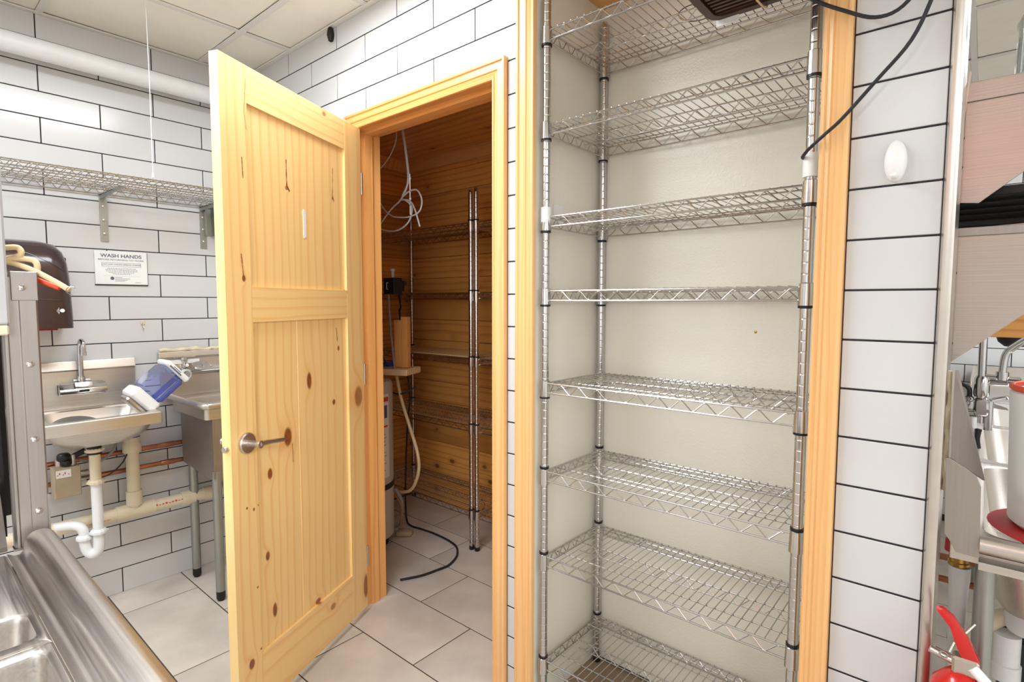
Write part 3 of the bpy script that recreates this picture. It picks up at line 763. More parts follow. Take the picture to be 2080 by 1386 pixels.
# water heater
wh = empty('water_heater', (.375, .375, 0), 0, 'grey white water heater cylinder standing in the closet behind the left jamb', 'water heater')
MB().lathe([(0, .05), (.19, .05), (.20, .056), (.20, .90), (.19, .925), (.12, .94), (0, .942)], (0, 0, 0), n=48).build('tank', M['heater'], wh, smooth=True)
MB().lathe([(.17, .0), (.17, .05)], (0, 0, 0), n=32).build('base_ring', M['dark'], wh, smooth=True)
MB().lathe([(.203, .33), (.2035, .345), (.203, .36)], (0, 0, 0), n=48).build('band', M['dark'], wh, smooth=True)
def wrap(name, a0, a1, z0, z1, r, mat, parent, n=8):
    vs = [];
    for k in range(n+1):
        a = a0+(a1-a0)*k/n
        for z in (z0, z1): vs.append((r*math.cos(a), r*math.sin(a), z))
    vs2 = [(x*.996, y*.996, z) for x, y, z in vs]; m = len(vs)
    fs = [(2*k, 2*k+2, 2*k+3, 2*k+1) for k in range(n)]+[(m+2*k+1, m+2*k+3, m+2*k+2, m+2*k) for k in range(n)]+[(0, 1, m+1, m), (2*n, m+2*n, m+2*n+1, 2*n+1)]
    return MB().add(vs+vs2, fs).build(name, M[mat], parent, smooth=True)
lb = wrap('warning_label', -.30, .42, .40, .86, .2022, 'paper', wh)
wrap('red_stripe', -.28, .40, .82, .845, .2028, 'redink', lb); wrap('picture', -.1, .15, .745, .80, .2028, 'ink', lb); wrap('picture', .22, .34, .73, .80, .2028, 'ink', lb)
for k in range(12): wrap('text_line', -.22, .2+.12*((k*7) % 5)/5, .66-k*.02, .665-k*.02, .2028, 'inkl', lb)
wrap('red_stripe', -.2, .36, .68, .69, .2028, 'redink', lb)
MB().tube(smooth_path([(.13, .16, .30), (.15, .19, .22), (.145, .185, .12), (.12, .17, .05)], 5), .011, 10).build('drain_tube', M['grey'], wh, smooth=True)
MB().tube(smooth_path([(.125, .165, .26), (.165, .175, .20), (.16, .17, .10), (.13, .165, .07)], 5), .004, 6).build('gas_line', M['brass'], wh, smooth=True)
# board, tape, stick, grey duct, black box, hose
b = MB().cbox(0, -.085, -.018, .405, .09, .018, .004).build('pine_board', M['board'])
b.location = (.19, .47, .966); b.rotation_euler = (0, 0, .42)
tag(b, 'short fresh pine board laid across the top of the water heater', 'board')
tp = empty('tape_roll', (.345, .600, .985), 0, 'roll of blue masking tape lying on the pine board', 'tape')
MB().lathe([(.036, 0), (.056, 0), (.056, .024), (.036, .024), (.036, 0)], (0, 0, 0), n=28).build('tape', M['blue'], tp, smooth=True)
MB().lathe([(.034, .001), (.037, .001), (.037, .023), (.034, .023), (.034, .001)], (0, 0, 0), n=28).build('core', M['tan'], tp, smooth=True)
mb = MB()
mb.cbox(-.045, -.022, 0, -.004, .022, .27, .003).cbox(-.004, -.022, 0, .038, .022, .29, .003)
o = mb.build('wood_block', M['pine_jamb']); o.location = (.36, .70, .986); tag(o, 'pair of pine offcuts standing on end on the pine board', 'wood block'); o.location = (.40, .685, .0)
o.location = (.495, .612, .986); o.rotation_euler = (0, 0, .42)
gd = empty('flue_duct', (.36, .46, .985), 0, 'grey flexible duct wrapped in foil rising behind the left jamb', 'duct')
prof = []
for k in range(26): prof += [(.050+.003*(k % 2), .018*k)]
MB().lathe(prof, (0, 0, 0), n=24).build('duct', M['grey'], gd, smooth=True)
MB().lathe([(.05, .46), (.062, .47), (.064, .52), (.045, .56), (.03, .62), (.0, .63)], (0, 0, 0), n=20).build('foil_wrap', M['steelz'], gd, smooth=True)
bx = empty('control_box', (.49, .55, 1.448), 0, 'small black control box with a white bracket mark beside the duct', 'control box')
MB().cbox(-.048, -.03, -.045, .048, .03, .045, .004).build('case', M['black'], bx)
MB().box(-.018, -.032, -.02, -.013, -.030, .02).box(-.018, -.032, .016, -.002, -.030, .02).box(-.018, -.032, -.02, -.002, -.030, -.016).build('mark', M['white'], bx)
MB().lathe([(.008, .045), (.008, .08), (.012, .082), (.012, .095), (0, .096)], (0, 0, 0), n=12).build('connector', M['white'], bx, smooth=True)
MB().box(-.025, .03, -.03, .025, .06, .03).build('bracket', M['dark'], bx)
cordp = smooth_path([(.505, .580, 1.41), (.46, .62, 1.37), (.39, .68, 1.33), (.355, .70, 1.282), (.398, .70, 1.048), (.44, .70, .816), (.418, .70, .635), (.394, .70, .33), (.39, .70, .12), (.40, .70, .03), (.44, .705, .006), (.52, .715, .006), (.62, .722, .006), (.74, .715, .006), (.84, .69, .006), (.905, .64, .006),
                     (.945, .587, .006), (.975, .51, .006), (.969, .444, .006), (.952, .35, .006), (.907, .254, .006)], 6)
tag(MB().tube(cordp, .0058, 8).build('power_cord', M['rubber'], smooth=True), 'thick black cord running down the closet and curling over its tiled floor', 'cord')
tag(MB().tube(smooth_path([(.449, .60, .93), (.488, .60, .805), (.552, .60, .671), (.627, .60, .514), (.634, .60, .403), (.567, .60, .288), (.435, .60, .244), (.36, .59, .25)], 6), .0095, 10).build('flex_hose', M['cream'], smooth=True), 'tan flexible hose bulging right beside the water heater', 'hose')
tag(MB().tube(smooth_path([(.30, .585, .86), (.42, .60, .83), (.50, .60, .835), (.54, .63, .86), (.55, .66, .875)], 6), .0045, 8).build('thin_cord', M['rubber'], smooth=True), 'thin black cord crossing in front of the water heater label', 'cord')
tag(MB().tube([(.475, .53, 1.40), (.485, .535, 1.2), (.515, .535, .985)], .006, 8).build('grey_rod', M['grey'], smooth=True), 'thin grey rod leaning between the duct and the pine offcuts', 'rod')
tag(MB().tube(smooth_path([(.42, .50, 1.30), (.40, .50, 1.2), (.42, .51, 1.08), (.46, .53, .995)], 6), .0055, 8).build('adapter_cord', M['rubber'], smooth=True), 'black cord hanging onto the tape roll', 'cord')
wc = empty('white_cables', (.70, .45, 2.30), 0, 'bundle of loose white cables looping down from the closet ceiling', 'cable')
def cab(p, r=.0042): MB().tube(smooth_path([(x-.70, 0, z-2.30) for x, z in p], 6), r, 7).build('cable', M['white'], wc, smooth=True)
cab([(.667, 2.30), (.667, 2.233), (.658, 2.18), (.602, 2.114), (.515, 2.065), (.45, 2.05)], .003)
cab([(.72, 2.30), (.723, 2.229), (.741, 2.14), (.762, 2.014), (.754, 1.954), (.70, 1.887), (.617, 1.846), (.517, 1.775)])
cab([(.715, 2.30), (.716, 2.229), (.735, 2.14), (.756, 2.014), (.748, 1.950), (.71, 1.900), (.769, 1.920), (.83, 1.915), (.863, 1.862), (.842, 1.810), (.77, 1.792), (.70, 1.795), (.62, 1.81), (.554, 1.853), (.511, 1.902)])
cab([(.70, 1.887), (.74, 1.875), (.785, 1.835), (.766, 1.775), (.71, 1.742), (.64, 1.73), (.56, 1.74), (.50, 1.76)])
cab([(.70, 1.885), (.77, 1.87), (.81, 1.82), (.846, 1.735)])
rag = MB()
for k in range(5): rag.add([(0, 0, 0)], [])
o = MB().cbox(-.05, -.035, 0, .05, .035, .035, .012).build('card_scrap', M['tan'], bevel=.004, smooth=True); o.location = (.50, .60, 0); o.rotation_euler = (0, 0, .7)
tag(o, 'crumpled tan card scrap on the closet floor by the water heater', 'scrap')

# ------------------------------------------------------------------ left wall: pipe, pull string, wire shelf
pp = empty('vent_pipe', (.10, 0, 2.358), 0, 'thick white pipe running along the left wall below the ceiling', 'pipe')
MB().tube([(0, -4.18, 0), (0, -.03, 0)], .040, 28).build('pipe', M['pvc_w'], pp, smooth=True)
for y in (-1.9, -.12):
    MB().lathe([(.041, -.012), (.044, -.012), (.044, .012), (.041, .012)], (0, y, 0), axis=(0, 1, 0), n=24).box(-.1, y-.012, -.004, -.04, y+.012, .004).split('clamp', M['satin'], pp, smooth=True)
sg = empty('pull_string', (.46, -.597, 0), 0, 'thin white string hanging from the ceiling before the left wall', 'string')
MB().tube([(0, 0, 2.535), (.002, .001, 2.2), (0, 0, 1.86)], .0016, 6).build('string', M['white'], sg)
MB().lathe([(0, .012), (.0035, .008), (.004, -.008), (0, -.012)], (0, 0, 1.86), n=10).build('toggle', M['white'], sg, smooth=True)
MB().lathe([(0, .004), (.0028, .0), (0, -.004)], (.002, .001, 2.21), n=8).build('knot', M['white'], sg, smooth=True)

ws = empty('wall_wire_shelf', (.015, -1.60, 0), 0, 'chrome wire shelf on steel brackets across the left tiled wall', 'shelf')
s = shelf_parts(ws, .345, 1.56, 1.862, mids=0, period=.06, pitch=.5)
def long_shelf():
    for c in list(s.children):
        if c.name.startswith('wire_deck'): bpy.data.objects.remove(c, do_unlink=True)
    wr = MB(); n = 58
    for k in range(n+1): yy = .015+(1.56-.03)*k/n; wr.tube([(0, yy, .0035), (.345, yy, .0035)], .0014, 5)
    for xx in (.035, .115, .23, .31): wr.tube([(xx, 0, 0), (xx, 1.56, 0)], .0022, 5)
    wr.build('wire_deck', M['wire'], s, smooth=True, kind='stuff')
    zg = MB()
    for xx in (.115, .23):
        pts = []
        n = 58
        for k in range(n+1): pts.append((xx, .03+1.5*k/n, -.003 if k % 2 else -.027))
        zg.tube(pts, .0018, 5); zg.tube([(xx, .03, -.028), (xx, 1.53, -.028)], .0022, 5)
    zg.split('centre_truss', M['wire'], s, smooth=True)
long_shelf()
for yy in (.94, 1.352):
    b = empty('bracket', (0, yy, 0), parent=ws)
    MB().box(-.015, -.015, 1.625, -.009, .015, 1.842).box(-.009, -.012, 1.828, .30, .012, 1.832).box(-.009, -.012, 1.812, .18, -.008, 1.830).split('angle', M['galv'], b)
    for z in (1.66, 1.72, 1.78): MB().lathe([(.006, 0), (.006, .002), (.003, .0035), (0, .004)], (-.009, 0, z), axis=(1, 0, 0), n=10).build('screw', M['satin'], b, smooth=True)
b = empty('post_bracket', (0, 1.40, 0), parent=ws)
MB().box(-.015, -.045, 1.69, .012, -.04, 1.83).box(-.015, -.012, 1.69, .03, -.008, 1.83).box(-.011, -.045, 1.69, -.009, -.01, 1.83).split('channel', M['galv'], b)
MB().lathe([(.012, 1.66), (.012, 1.86)], (.03, .01, 0), n=14).build('stub_post', M['chrome'], b, smooth=True)

# sign
def text_mesh(name, body, size, mat, parent, loc, rot, align='CENTER', bold=0.0, sx=1.0):
    cu_ = bpy.data.curves.new(name, 'FONT'); cu_.body = body; cu_.size = size; cu_.align_x = align; cu_.extrude = .0003; cu_.offset = bold
    t = bpy.data.objects.new(name, cu_); COL.objects.link(t)
    dg = bpy.context.evaluated_depsgraph_get(); me = bpy.data.meshes.new_from_object(t.evaluated_get(dg))
    bpy.data.objects.remove(t, do_unlink=True)
    o = bpy.data.objects.new(name, me); COL.objects.link(o); me.materials.clear(); me.materials.append(mat)
    o.parent = parent; o.location = loc; o.rotation_euler = rot; o.scale = (sx, 1, 1); return o
sgn = empty('wash_hands_sign', (.004, -.602, 1.510), 0, 'white WASH HANDS notice on the left wall above the hand sink', 'sign')
MB().cbox(0, -.101, -.0745, .004, .101, .0745, .001).build('plate', M['paper'], sgn)
MB().box(-.002, -.102, -.079, .003, .102, -.0745).box(-.002, .101, -.0745, .003, .1025, .0745).build('back_edge', M['rubber'], sgn)
RX = (PI/2, 0, PI/2)
text_mesh('lettering', 'WASH HANDS', .0215, M['ink'], sgn, (.0043, .0, .047), RX, bold=.0004, sx=1.12)
text_mesh('lettering', 'BEFORE RETURNING TO WORK', .0098, M['ink'], sgn, (.0043, .0, .033), RX, sx=1.25)
text_mesh('lettering', 'UNCLEAN HANDS SPREAD DISEASE', .0085, M['ink'], sgn, (.0043, .0, .0125), RX, sx=1.1)
MB().box(.004, -.075, .0225, .0045, .075, .0235).box(.004, -.075, .006, .0045, .075, .007).box(.004, -.075, .006, .0045, -.074, .0235).box(.004, .074, .006, .0045, .075, .0235).build('frame_line', M['ink'], sgn)
fp = MB()
for k, (a, b_) in enumerate(((-.055, .055), (-.062, .06), (-.06, .062), (-.05, .048), (-.035, .035))): 
    yv = a
    while yv < b_: l_ = random.uniform(.004, .010); fp.box(.004, yv, -.004-k*.0062, .0044, min(b_, yv+l_), -.0014-k*.0062); yv += l_+.002
for k in range(4):
    fp.box(.004, -.028, -.044-k*.0055, .0044, .0+.01*((k*3) % 4), -.042-k*.0055)
fp.box(.004, .05, -.0655, .0044, .072, -.0635); fp.box(.004, -.072, -.0365, .0044, .072, -.0360)
fp.build('fine_print', M['inkl'], sgn, kind='stuff')
MB().lathe([(0, .0006), (.0075, .0006), (.0075, 0)], (.004, -.038, -.047), axis=(1, 0, 0), n=18).build('seal', M['ink'], sgn)
hk2 = empty('clear_hook', (.003, -.529, 1.258), 0, 'tiny clear adhesive hook on a tile right of the towel dispenser', 'hook')
MB().cbox(0, -.009, -.008, .005, .009, .010, .002).build('pad', M['caulk'], hk2)
MB().tube([(.006, 0, 0), (.010, 0, -.018), (.014, .002, -.026)], .0025, 6).build('prong', M['satin'], hk2, smooth=True)

# towel dispenser: lofted rounded shell
td = empty('paper_towel_dispenser', (0, -.975, 1.25), 0, 'dark smoked brown paper towel dispenser on the left wall', 'towel dispenser')
secs = [(-.005, .150, .085, .025), (0.0, .152, .215, .03), (.05, .152, .225, .04), (.12, .151, .228, .05), (.20, .149, .228, .055), (.26, .145, .222, .06), (.305, .135, .205, .065), (.335, .115, .175, .06), (.348, .08, .13, .05)]
vs = []; NS = None
for (z, hw, dp, r) in secs:
    p = [(0.004, -hw)]+[(dp-r+r*math.cos(a), -hw+r-r*math.cos(a-PI/2+PI/2)*0-r*math.sin(PI/2-0)*0) for a in ()]
    pts = [(.004, -hw)]
    for k in range(9): a = -PI/2+PI/2*k/8; pts.append((dp-r+r*math.cos(a), -hw+r+r*math.sin(a)))
    for k in range(9): a = PI/2*k/8; pts.append((dp-r+r*math.cos(a), hw-r+r*math.sin(a)))
    pts.append((.004, hw)); NS = len(pts); vs += [(x, y, z) for x, y in pts]
fs = [(i*NS+j, i*NS+(j+1) % NS, (i+1)*NS+(j+1) % NS, (i+1)*NS+j) for i in range(len(secs)-1) for j in range(NS)]+[tuple(range(NS)), tuple((len(secs)-1)*NS+j for j in range(NS))]
MB().add(vs, fs).build('cover', M['smoke'], td, smooth=True, ang=50)
def on_shell(y, z):
    """front depth of the cover at height z"""
    for (a, b_) in zip(secs[:-1], secs[1:]):
        if a[0] <= z <= b_[0]:
            t = (z-a[0])/(b_[0]-a[0]); hw = a[1]+(b_[1]-a[1])*t; dp = a[2]+(b_[2]-a[2])*t; r = a[3]+(b_[3]-a[3])*t
            e = max(0, abs(y)-(hw-r)); return dp-r+math.sqrt(max(0, r*r-e*e))
    return .1
for zf in (lambda y: .30-.35*y-1.2*max(0, y)**2*1.6, lambda y: .262-.42*y-2.6*max(0, y)**2, lambda y: .115-.03*y):
    MB().tube([(on_shell(y_, zf(y_))+.0002, y_, zf(y_)) for y_ in [(-.125+.25*k/16) for k in range(17)]], .0016, 6).build('crease', M['smoke'], td, smooth=True)
MB().cbox(.004, .146, .22, .10, .156, .29, .004).build('side_latch', M['black'], td)
lg = MB()
for k in range(5):
    xs = on_shell(.105, .07)-.001; lg.box(xs, .094+.003*abs(k-2), .058+.0055*k, xs+.0035, .104-.001*abs(k-2), .0600+.0055*k)
lg.lathe([(.006, 0), (.0075, .0015), (.006, .003)], (on_shell(.11, .07)+.001, .112, .071), axis=(1, 0, 0), n=14)
lg.build('emblem', M['white'], td, kind='stuff')
MB().box(.02, -.12, -.012, .08, .12, -.005).build('towel_slot', M['redpl'], td)

# ------------------------------------------------------------------ hand sink
hs = empty('hand_sink', (0, -.77, 0), 0, 'small wall hung stainless hand sink under the towel dispenser', 'sink')
HY = .198; RZ = .893
MB().prism([(.002, 1.099), (.020, 1.099), (.032, 1.062), (.022, 1.056), (.022, RZ), (.002, RZ)], 1, -HY, HY).build('backsplash', M['steel'], hs, bevel=.002)
def basin(x0, y0, x1, y1, zt, zb, ri, rb, ox0, oy0, ox1, oy1, ro, apron, n=8, slope=.02):
    """sink top with an opening: outer apron, flat rim, rolled lip, walls and floor"""
    def ring(a, b, c, d, r, z): return [(x, y, z) for x, y in rr_poly(a, b, c, d, r, n)]
    R = [ring(ox0, oy0, ox1, oy1, ro, zt-apron), ring(ox0, oy0, ox1, oy1, ro, zt-.004), ring(ox0+.004, oy0+.004, ox1-.004, oy1-.004, max(.002, ro-.004), zt),
         ring(x0-.008, y0-.008, x1+.008, y1+.008, ri+.008, zt), ring(x0-.002, y0-.002, x1+.002, y1+.002, ri, zt-.003), ring(x0, y0, x1, y1, ri, zt-.012),
         ring(x0+slope, y0+slope, x1-slope, y1-slope, rb, zb+rb*.6), ring(x0+slope+rb*.3, y0+slope+rb*.3, x1-slope-rb*.3, y1-slope-rb*.3, rb*.8, zb+rb*.15), ring(x0+slope+rb, y0+slope+rb, x1-slope-rb, y1-slope-rb, rb*.5, zb)]
    m = len(R[0]); vs = [p for r in R for p in r]
    fs = [(i*m+j, i*m+(j+1) % m, (i+1)*m+(j+1) % m, (i+1)*m+j) for i in range(len(R)-1) for j in range(m)]+[tuple((len(R)-1)*m+j for j in range(m))]
    return MB().add(vs, fs)
basin(.075, -.165, .335, .165, RZ, .795, .045, .045, .022, -HY, .375, HY, .012, .048).build('basin', M['steel'], hs, smooth=True, ang=35)
MB().add(*(lambda R, m: ([p for r in R for p in r], [(i*m+j, i*m+(j+1) % m, (i+1)*m+(j+1) % m, (i+1)*m+j) for i in range(2) for j in range(m)]+[tuple(2*m+j for j in range(m))]))(
    [[(x, y, z) for x, y in rr_poly(a, b_, c, d, r_, 8)] for (a, b_, c, d, r_, z) in ((.045, -.18, .35, .18, .05, RZ-.044), (.06, -.165, .34, .165, .07, .81), (.10, -.12, .30, .12, .08, .772))], 36)).build('bowl_underside', M['steel'], hs, smooth=True)
dz_ = MB(); dz_.lathe([(.0, .004), (.05, .006), (.076, .012), (.082, .012), (.082, .008)], (.20, -.065, .842), axis=(.30, 0, 1), n=32)
dz_.build('strainer_plate', M['galv'], hs, smooth=True)
fc = empty('faucet', (.022, -.006, 0), parent=hs)
MB().cbox(.0, -.082, .952, .022, .082, 1.005, .003).prism([(.0, 1.005), (.022, 1.005), (.052, .984), (.056, .975), (.050, .965), (0, .955)], 1, -.082, .082).build('deck_plate', M['chrome'], fc, bevel=.0015, smooth=True)
MB().cbox(.050, -.018, .969, .0575, .018, .979, .002).build('sensor', M['black'], fc)
MB().prism([(.0, .998), (.02, 1.022), (.046, 1.012), (.056, .994), (.05, .985), (.0, .985)], 1, -.03, .03).build('hub', M['chrome'], fc, bevel=.002, smooth=True)
MB().tube(smooth_path([(.03, -.004, 1.012), (.03, -.004, 1.04), (.030, -.004, 1.15), (.034, -.003, 1.178), (.048, -.002, 1.19), (.064, 0, 1.182), (.070, 0, 1.165), (.070, 0, 1.135)], 6), .0095, 14).build('spout', M['chrome'], fc, smooth=True)
MB().lathe([(.0145, 1.012), (.0145, 1.024), (.0125, 1.030), (.0125, 1.036)], (.03, -.004, 0), n=18).lathe([(.0115, 1.128), (.0115, 1.143)], (.070, 0, 0), n=16).build('collar', M['chrome'], fc, smooth=True)
# trap of the hand sink
tr = empty('drain_trap', parent=hs)
TX, TY = .20, -.008
MB().lathe([(.026, .752), (.026, .70)], (TX, TY, .02), n=20).build('tailpiece', M['dark'], tr, smooth=True)
MB().tube([(TX, TY, .735), (TX, TY, .60)], .020, 20).build('upper_tube', M['pvc_c'], tr, smooth=True)
nutp = [(.020, -.006), (.030, -.006), (.030, .004), (.024, .012), (.020, .012)]
for z, mt in ((.735, 'pvc_c'), (.600, 'pvc_c'), (.385, 'pvc_w')):
    MB().lathe(nutp, (TX, TY, z), n=12).box(TX-.003, TY-.034, z-.004, TX+.003, TY+.034, z+.004).build('nut', M[mt], tr)
MB().tube([(TX, TY, .60), (TX, TY, .38)], .0195, 20).build('extension_tube', M['pvc_w'], tr, smooth=True)
MB().tube(smooth_path([(TX, TY, .39), (TX, TY, .335), (TX-.002, TY-.005, .305), (TX-.01, TY-.02, .292), (TX-.02, TY-.035, .305), (TX-.025, TY-.042, .335), (TX-.027, TY-.043, .37)], 5), .0205, 18).build('trap_bend', M['pvc_w'], tr, smooth=True)
MB().tube(smooth_path([(TX-.027, TY-.043, .37), (TX-.03, TY-.05, .405), (TX-.05, TY-.075, .42), (TX-.1, TY-.13, .415), (.0, TY-.20, .41)], 6), .0185, 18).build('outlet_tube', M['pvc_w'], tr, smooth=True)
MB().lathe(nutp, (TX-.027, TY-.043, .365), n=12).build('nut', M['pvc_w'], tr)

# waste pipe with standpipe
wp = empty('waste_pipe', (.10, 0, 0), 0, 'cream plastic waste pipe with a tee and standpipe low on the left wall', 'pipe')
MB().tube([(0, -1.7, .405), (0, -.06, .405)], .0285, 22).build('run', M['pvc_c'], wp, smooth=True)
MB().lathe([(.029, -.075), (.034, -.075), (.034, .075), (.029, .075)], (0, -.617, .405), axis=(0, 1, 0), n=22).build('tee', M['pvc_c'], wp, smooth=True)
for y in (-.30, -.40): MB().lathe([(.029, -.03), (.034, -.03), (.034, .03), (.029, .03)], (0, y, .405), axis=(0, 1, 0), n=22).build('coupling', M['pvc_c'], wp, smooth=True)
MB().tube([(.005, -.620, .42), (.012, -.622, .755)], .026, 22).build('standpipe', M['pvc_c'], wp, smooth=True)
MB().lathe([(.032, .435), (.032, .50)], (.005, -.620, 0), n=22).split('socket', M['pvc_c'], wp, smooth=True); MB().lathe([(.036, .68), (.036, .72), (.032, .725), (.032, .755)], (.011, -.622, 0), n=22).build('socket', M['pvc_c'], wp, smooth=True)
MB().lathe([(.0325, .748), (.0325, .753)], (.011, -.622, 0), n=22).build('blue_ring', M['blue'], wp, smooth=True)
rp = MB()
for k in range(14): rp.box(.0255, -.57+.0135*k, .409, .0285, -.562+.0135*k, .4125+.002*(k % 3))
for k in range(9): rp.box(.0255, -.86+.016*k, .398, .0285, -.848+.016*k, .400)
rp.build('print', M['redink'], wp, kind='stuff')
for i, (z, nm) in enumerate(((.670, 'upper'), (.584, 'lower'))):
    cp = empty('copper_pipe', (.040, 0, z), 0, nm+' of the two copper pipes running under the sinks on the left wall', 'pipe', 'copper pipes')
    MB().tube([(0, -1.7, 0), (0, -.03, .0)], .011, 14).build('tube', M['copper'], cp, smooth=True)
    MB().lathe([(.0125, -.03), (.013, -.028), (.013, .028), (.0125, .03)], (0, -.46, 0), axis=(0, 1, 0), n=14).build('coupling', M['copper'], cp, smooth=True)
vb = empty('valve_box', (.10, -.860, .602), 0, 'beige sensor valve box with black valves under the hand sink', 'valve')
MB().cbox(-.03, -.045, -.06, .04, .045, .065, .003).build('case', M['tan'], vb)
MB().box(.0402, -.038, .026, .0408, .012, .058).build('sticker', M['paper'], vb)
sp_ = MB(); [sp_.box(.0408, -.034+.006*k, .036+.004*(k % 3), .0412, -.030+.006*k, .040+.004*((k*2) % 3)) for k in range(7)]; sp_.build('sticker_print', M['redink'], vb, kind='stuff')
MB().tube([(.0, -.02, .065), (.0, -.02, .10)], .013, 12).tube([(.01, .025, .065), (.01, .025, .11)], .010, 12).build('valve_stem', M['satin'], vb, smooth=True)
MB().lathe([(.02, .09), (.024, .095), (.024, .112), (.018, .12)], (.01, -.005, -.0), n=16).lathe([(.016, .072), (.018, .076), (.018, .092)], (.02, .0, 0), n=14).tube([(.0, .03, .10), (.01, .07, .12)], .012, 10).split('valve_cap', M['black'], vb, smooth=True)
MB().tube([(-.02, .045, -.01), (-.02, .11, -.01)], .008, 10).tube([(-.01, .045, .02), (-.01, .08, .02)], .011, 10).build('fitting', M['satin'], vb, smooth=True)
tag(MB().tube(smooth_path([(.06, -.80, .67), (.09, -.74, .66), (.10, -.69, .70), (.08, -.665, .78), (.05, -.68, .85)], 6), .006, 8).build('supply_hose', M['grey'], smooth=True), 'grey braided supply hose curving under the hand sink', 'hose')
tag(MB().tube(smooth_path([(.10, -.79, .59), (.13, -.72, .60), (.13, -.66, .65), (.11, -.63, .72)], 6), .003, 6).build('sensor_cable', M['rubber'], smooth=True), 'thin black sensor cable curving under the hand sink', 'cable')

# ------------------------------------------------------------------ prep sink in the corner
ps = empty('prep_sink', (0, 0, 0), 0, 'deep freestanding stainless prep sink on tube legs behind the pine door', 'sink')
X0, X1, Y0, Y1, PZ = .04, .47, -.455, -.03, .903
basin(.085, -.40, .43, -.075, PZ-.008, .60, .03, .03, .045, Y0+.02, X1-.015, Y1, .02, .055, slope=.006).build('bowl_top', M['steel'], ps, smooth=True, ang=35)
MB().tube(smooth_path([(.05, Y0+.012, PZ), (.38, Y0+.012, PZ), (.44, Y0+.015, PZ), (.463, Y0+.03, PZ), (.468, Y0+.07, PZ), (.468, Y1, PZ)], 5), .0155, 14).build('rolled_rim', M['steel'], ps, smooth=True)
MB().add([(.06, -.405, .855), (.45, -.405, .855), (.45, -.05, .855), (.06, -.05, .855), (.06, -.40, .575), (.44, -.40, .553), (.44, -.05, .553), (.06, -.05, .575)], [(0,1,5,4),(1,2,6,5),(2,3,7,6),(3,0,4,7),(4,5,6,7)]).build('bowl', M['steelz'], ps, bevel=.008, smooth=True)
MB().box(.447, -.406, .57, .452, -.400, .85).build('seam', M['steelz'], ps)
MB().prism([(.008, 1.115), (.03, 1.115), (.036, 1.09), (.03, 1.08), (.034, .89), (.02, .89)], 1, -.475, -.03).build('backsplash', M['steel'], ps, bevel=.002)
sp2 = MB(); sp2.prism([(.012, .89), (.47, .89), (.47, 1.115), (.012, 1.115)], 1, -.032, -.022); sp2.build('side_splash', M['steelx'], ps, bevel=.002)
cm = MB(); pts = []
for k in range(24): pts.append((.02+random.uniform(-.003, .003), -.47+.018*k, 1.122+random.uniform(-.004, .005)))
cm.tube(pts, [.010+random.uniform(-.003, .003) for _ in pts], 8); cm.build('caulk_bead', M['caulk'], ps, smooth=True)
MB().box(.0352, -.44, 1.055, .0362, -.30, 1.075).build('paper_strip', M['paper'], ps)
for (x, y) in ((.106, -.372), (.424, -.385), (.106, -.07), (.424, -.07)):
    lg = empty('leg', (x, y, 0), parent=ps)
    MB().tube([(0, 0, .045), (0, 0, .60)], .0195, 20).build('leg_tube', M['galv'], lg, smooth=True)
    MB().lathe([(0, .0), (.014, 0), (.017, .008), (.019, .012), (.019, .045), (.0, .046)], (0, 0, 0), n=16).build('bullet_foot', M['dark'], lg, smooth=True)
# faucet of the prep sink on its left splash
pf = empty('faucet', (.036, 0, 0), parent=ps)
MB().tube([(.0, -.18, 1.01), (.0, -.40, 1.01)], .012, 14).lathe([(.018, 0), (.018, .02), (.010, .022), (.010, .055), (.016, .058), (.016, .07), (0, .071)], (.0, -.37, 1.015), n=18).build('body', M['chrome'], pf, smooth=True)
MB().tube([(.0, -.42, 1.088), (.0, -.32, 1.088)], .006, 10).tube([(-.0, -.37, 1.03), (.04, -.37, 1.05)], .008, 10).build('lever', M['chrome'], pf, smooth=True)
MB().lathe([(.017, -.005), (.026, -.005), (.026, .005), (.017, .005), (.017, -.005)], (.035, -.375, 1.005), axis=(1, .3, 0), n=26).build('round_collar', M['white'], pf, smooth=True)
MB().lathe([(.0, .0), (.016, .002), (.016, .012), (.0, .012)], (.03, -.375, 1.005), axis=(1, .3, 0), n=20).build('hub', M['chrome'], pf, smooth=True)
MB().tube(smooth_path([(.0, -.2, 1.01), (.05, -.2, 1.02), (.14, -.215, 1.015), (.20, -.22, 1.005)], 5), .009, 12).build('spout', M['chrome'], pf, smooth=True)
bs = empty('sink_strainer', (.10, -.315, 1.045), 0, 'round steel basket strainer set on the prep sink faucet', 'strainer')
sb = MB(); sb.lathe([(.0, -.012), (.028, -.010), (.036, .0), (.044, .004), (.046, .001)], (0, 0, 0), axis=(.35, 0, 1), n=28)
sb.build('bowl', M['chrome'], bs, smooth=True)
MB().lathe([(.0, .012), (.006, .010), (.006, -.01)], (0, 0, 0), axis=(.35, 0, 1), n=12).build('knob', M['chrome'], bs, smooth=True)

# soap dispenser lying across the two sinks
ang_s = math.atan2(.125, .145)
sd = empty('soap_dispenser', (.17, -.620, .925), 0, 'empty white and blue soap dispenser lying tilted between the two sinks', 'dispenser')
sd.rotation_euler = (ang_s, 0, 0)
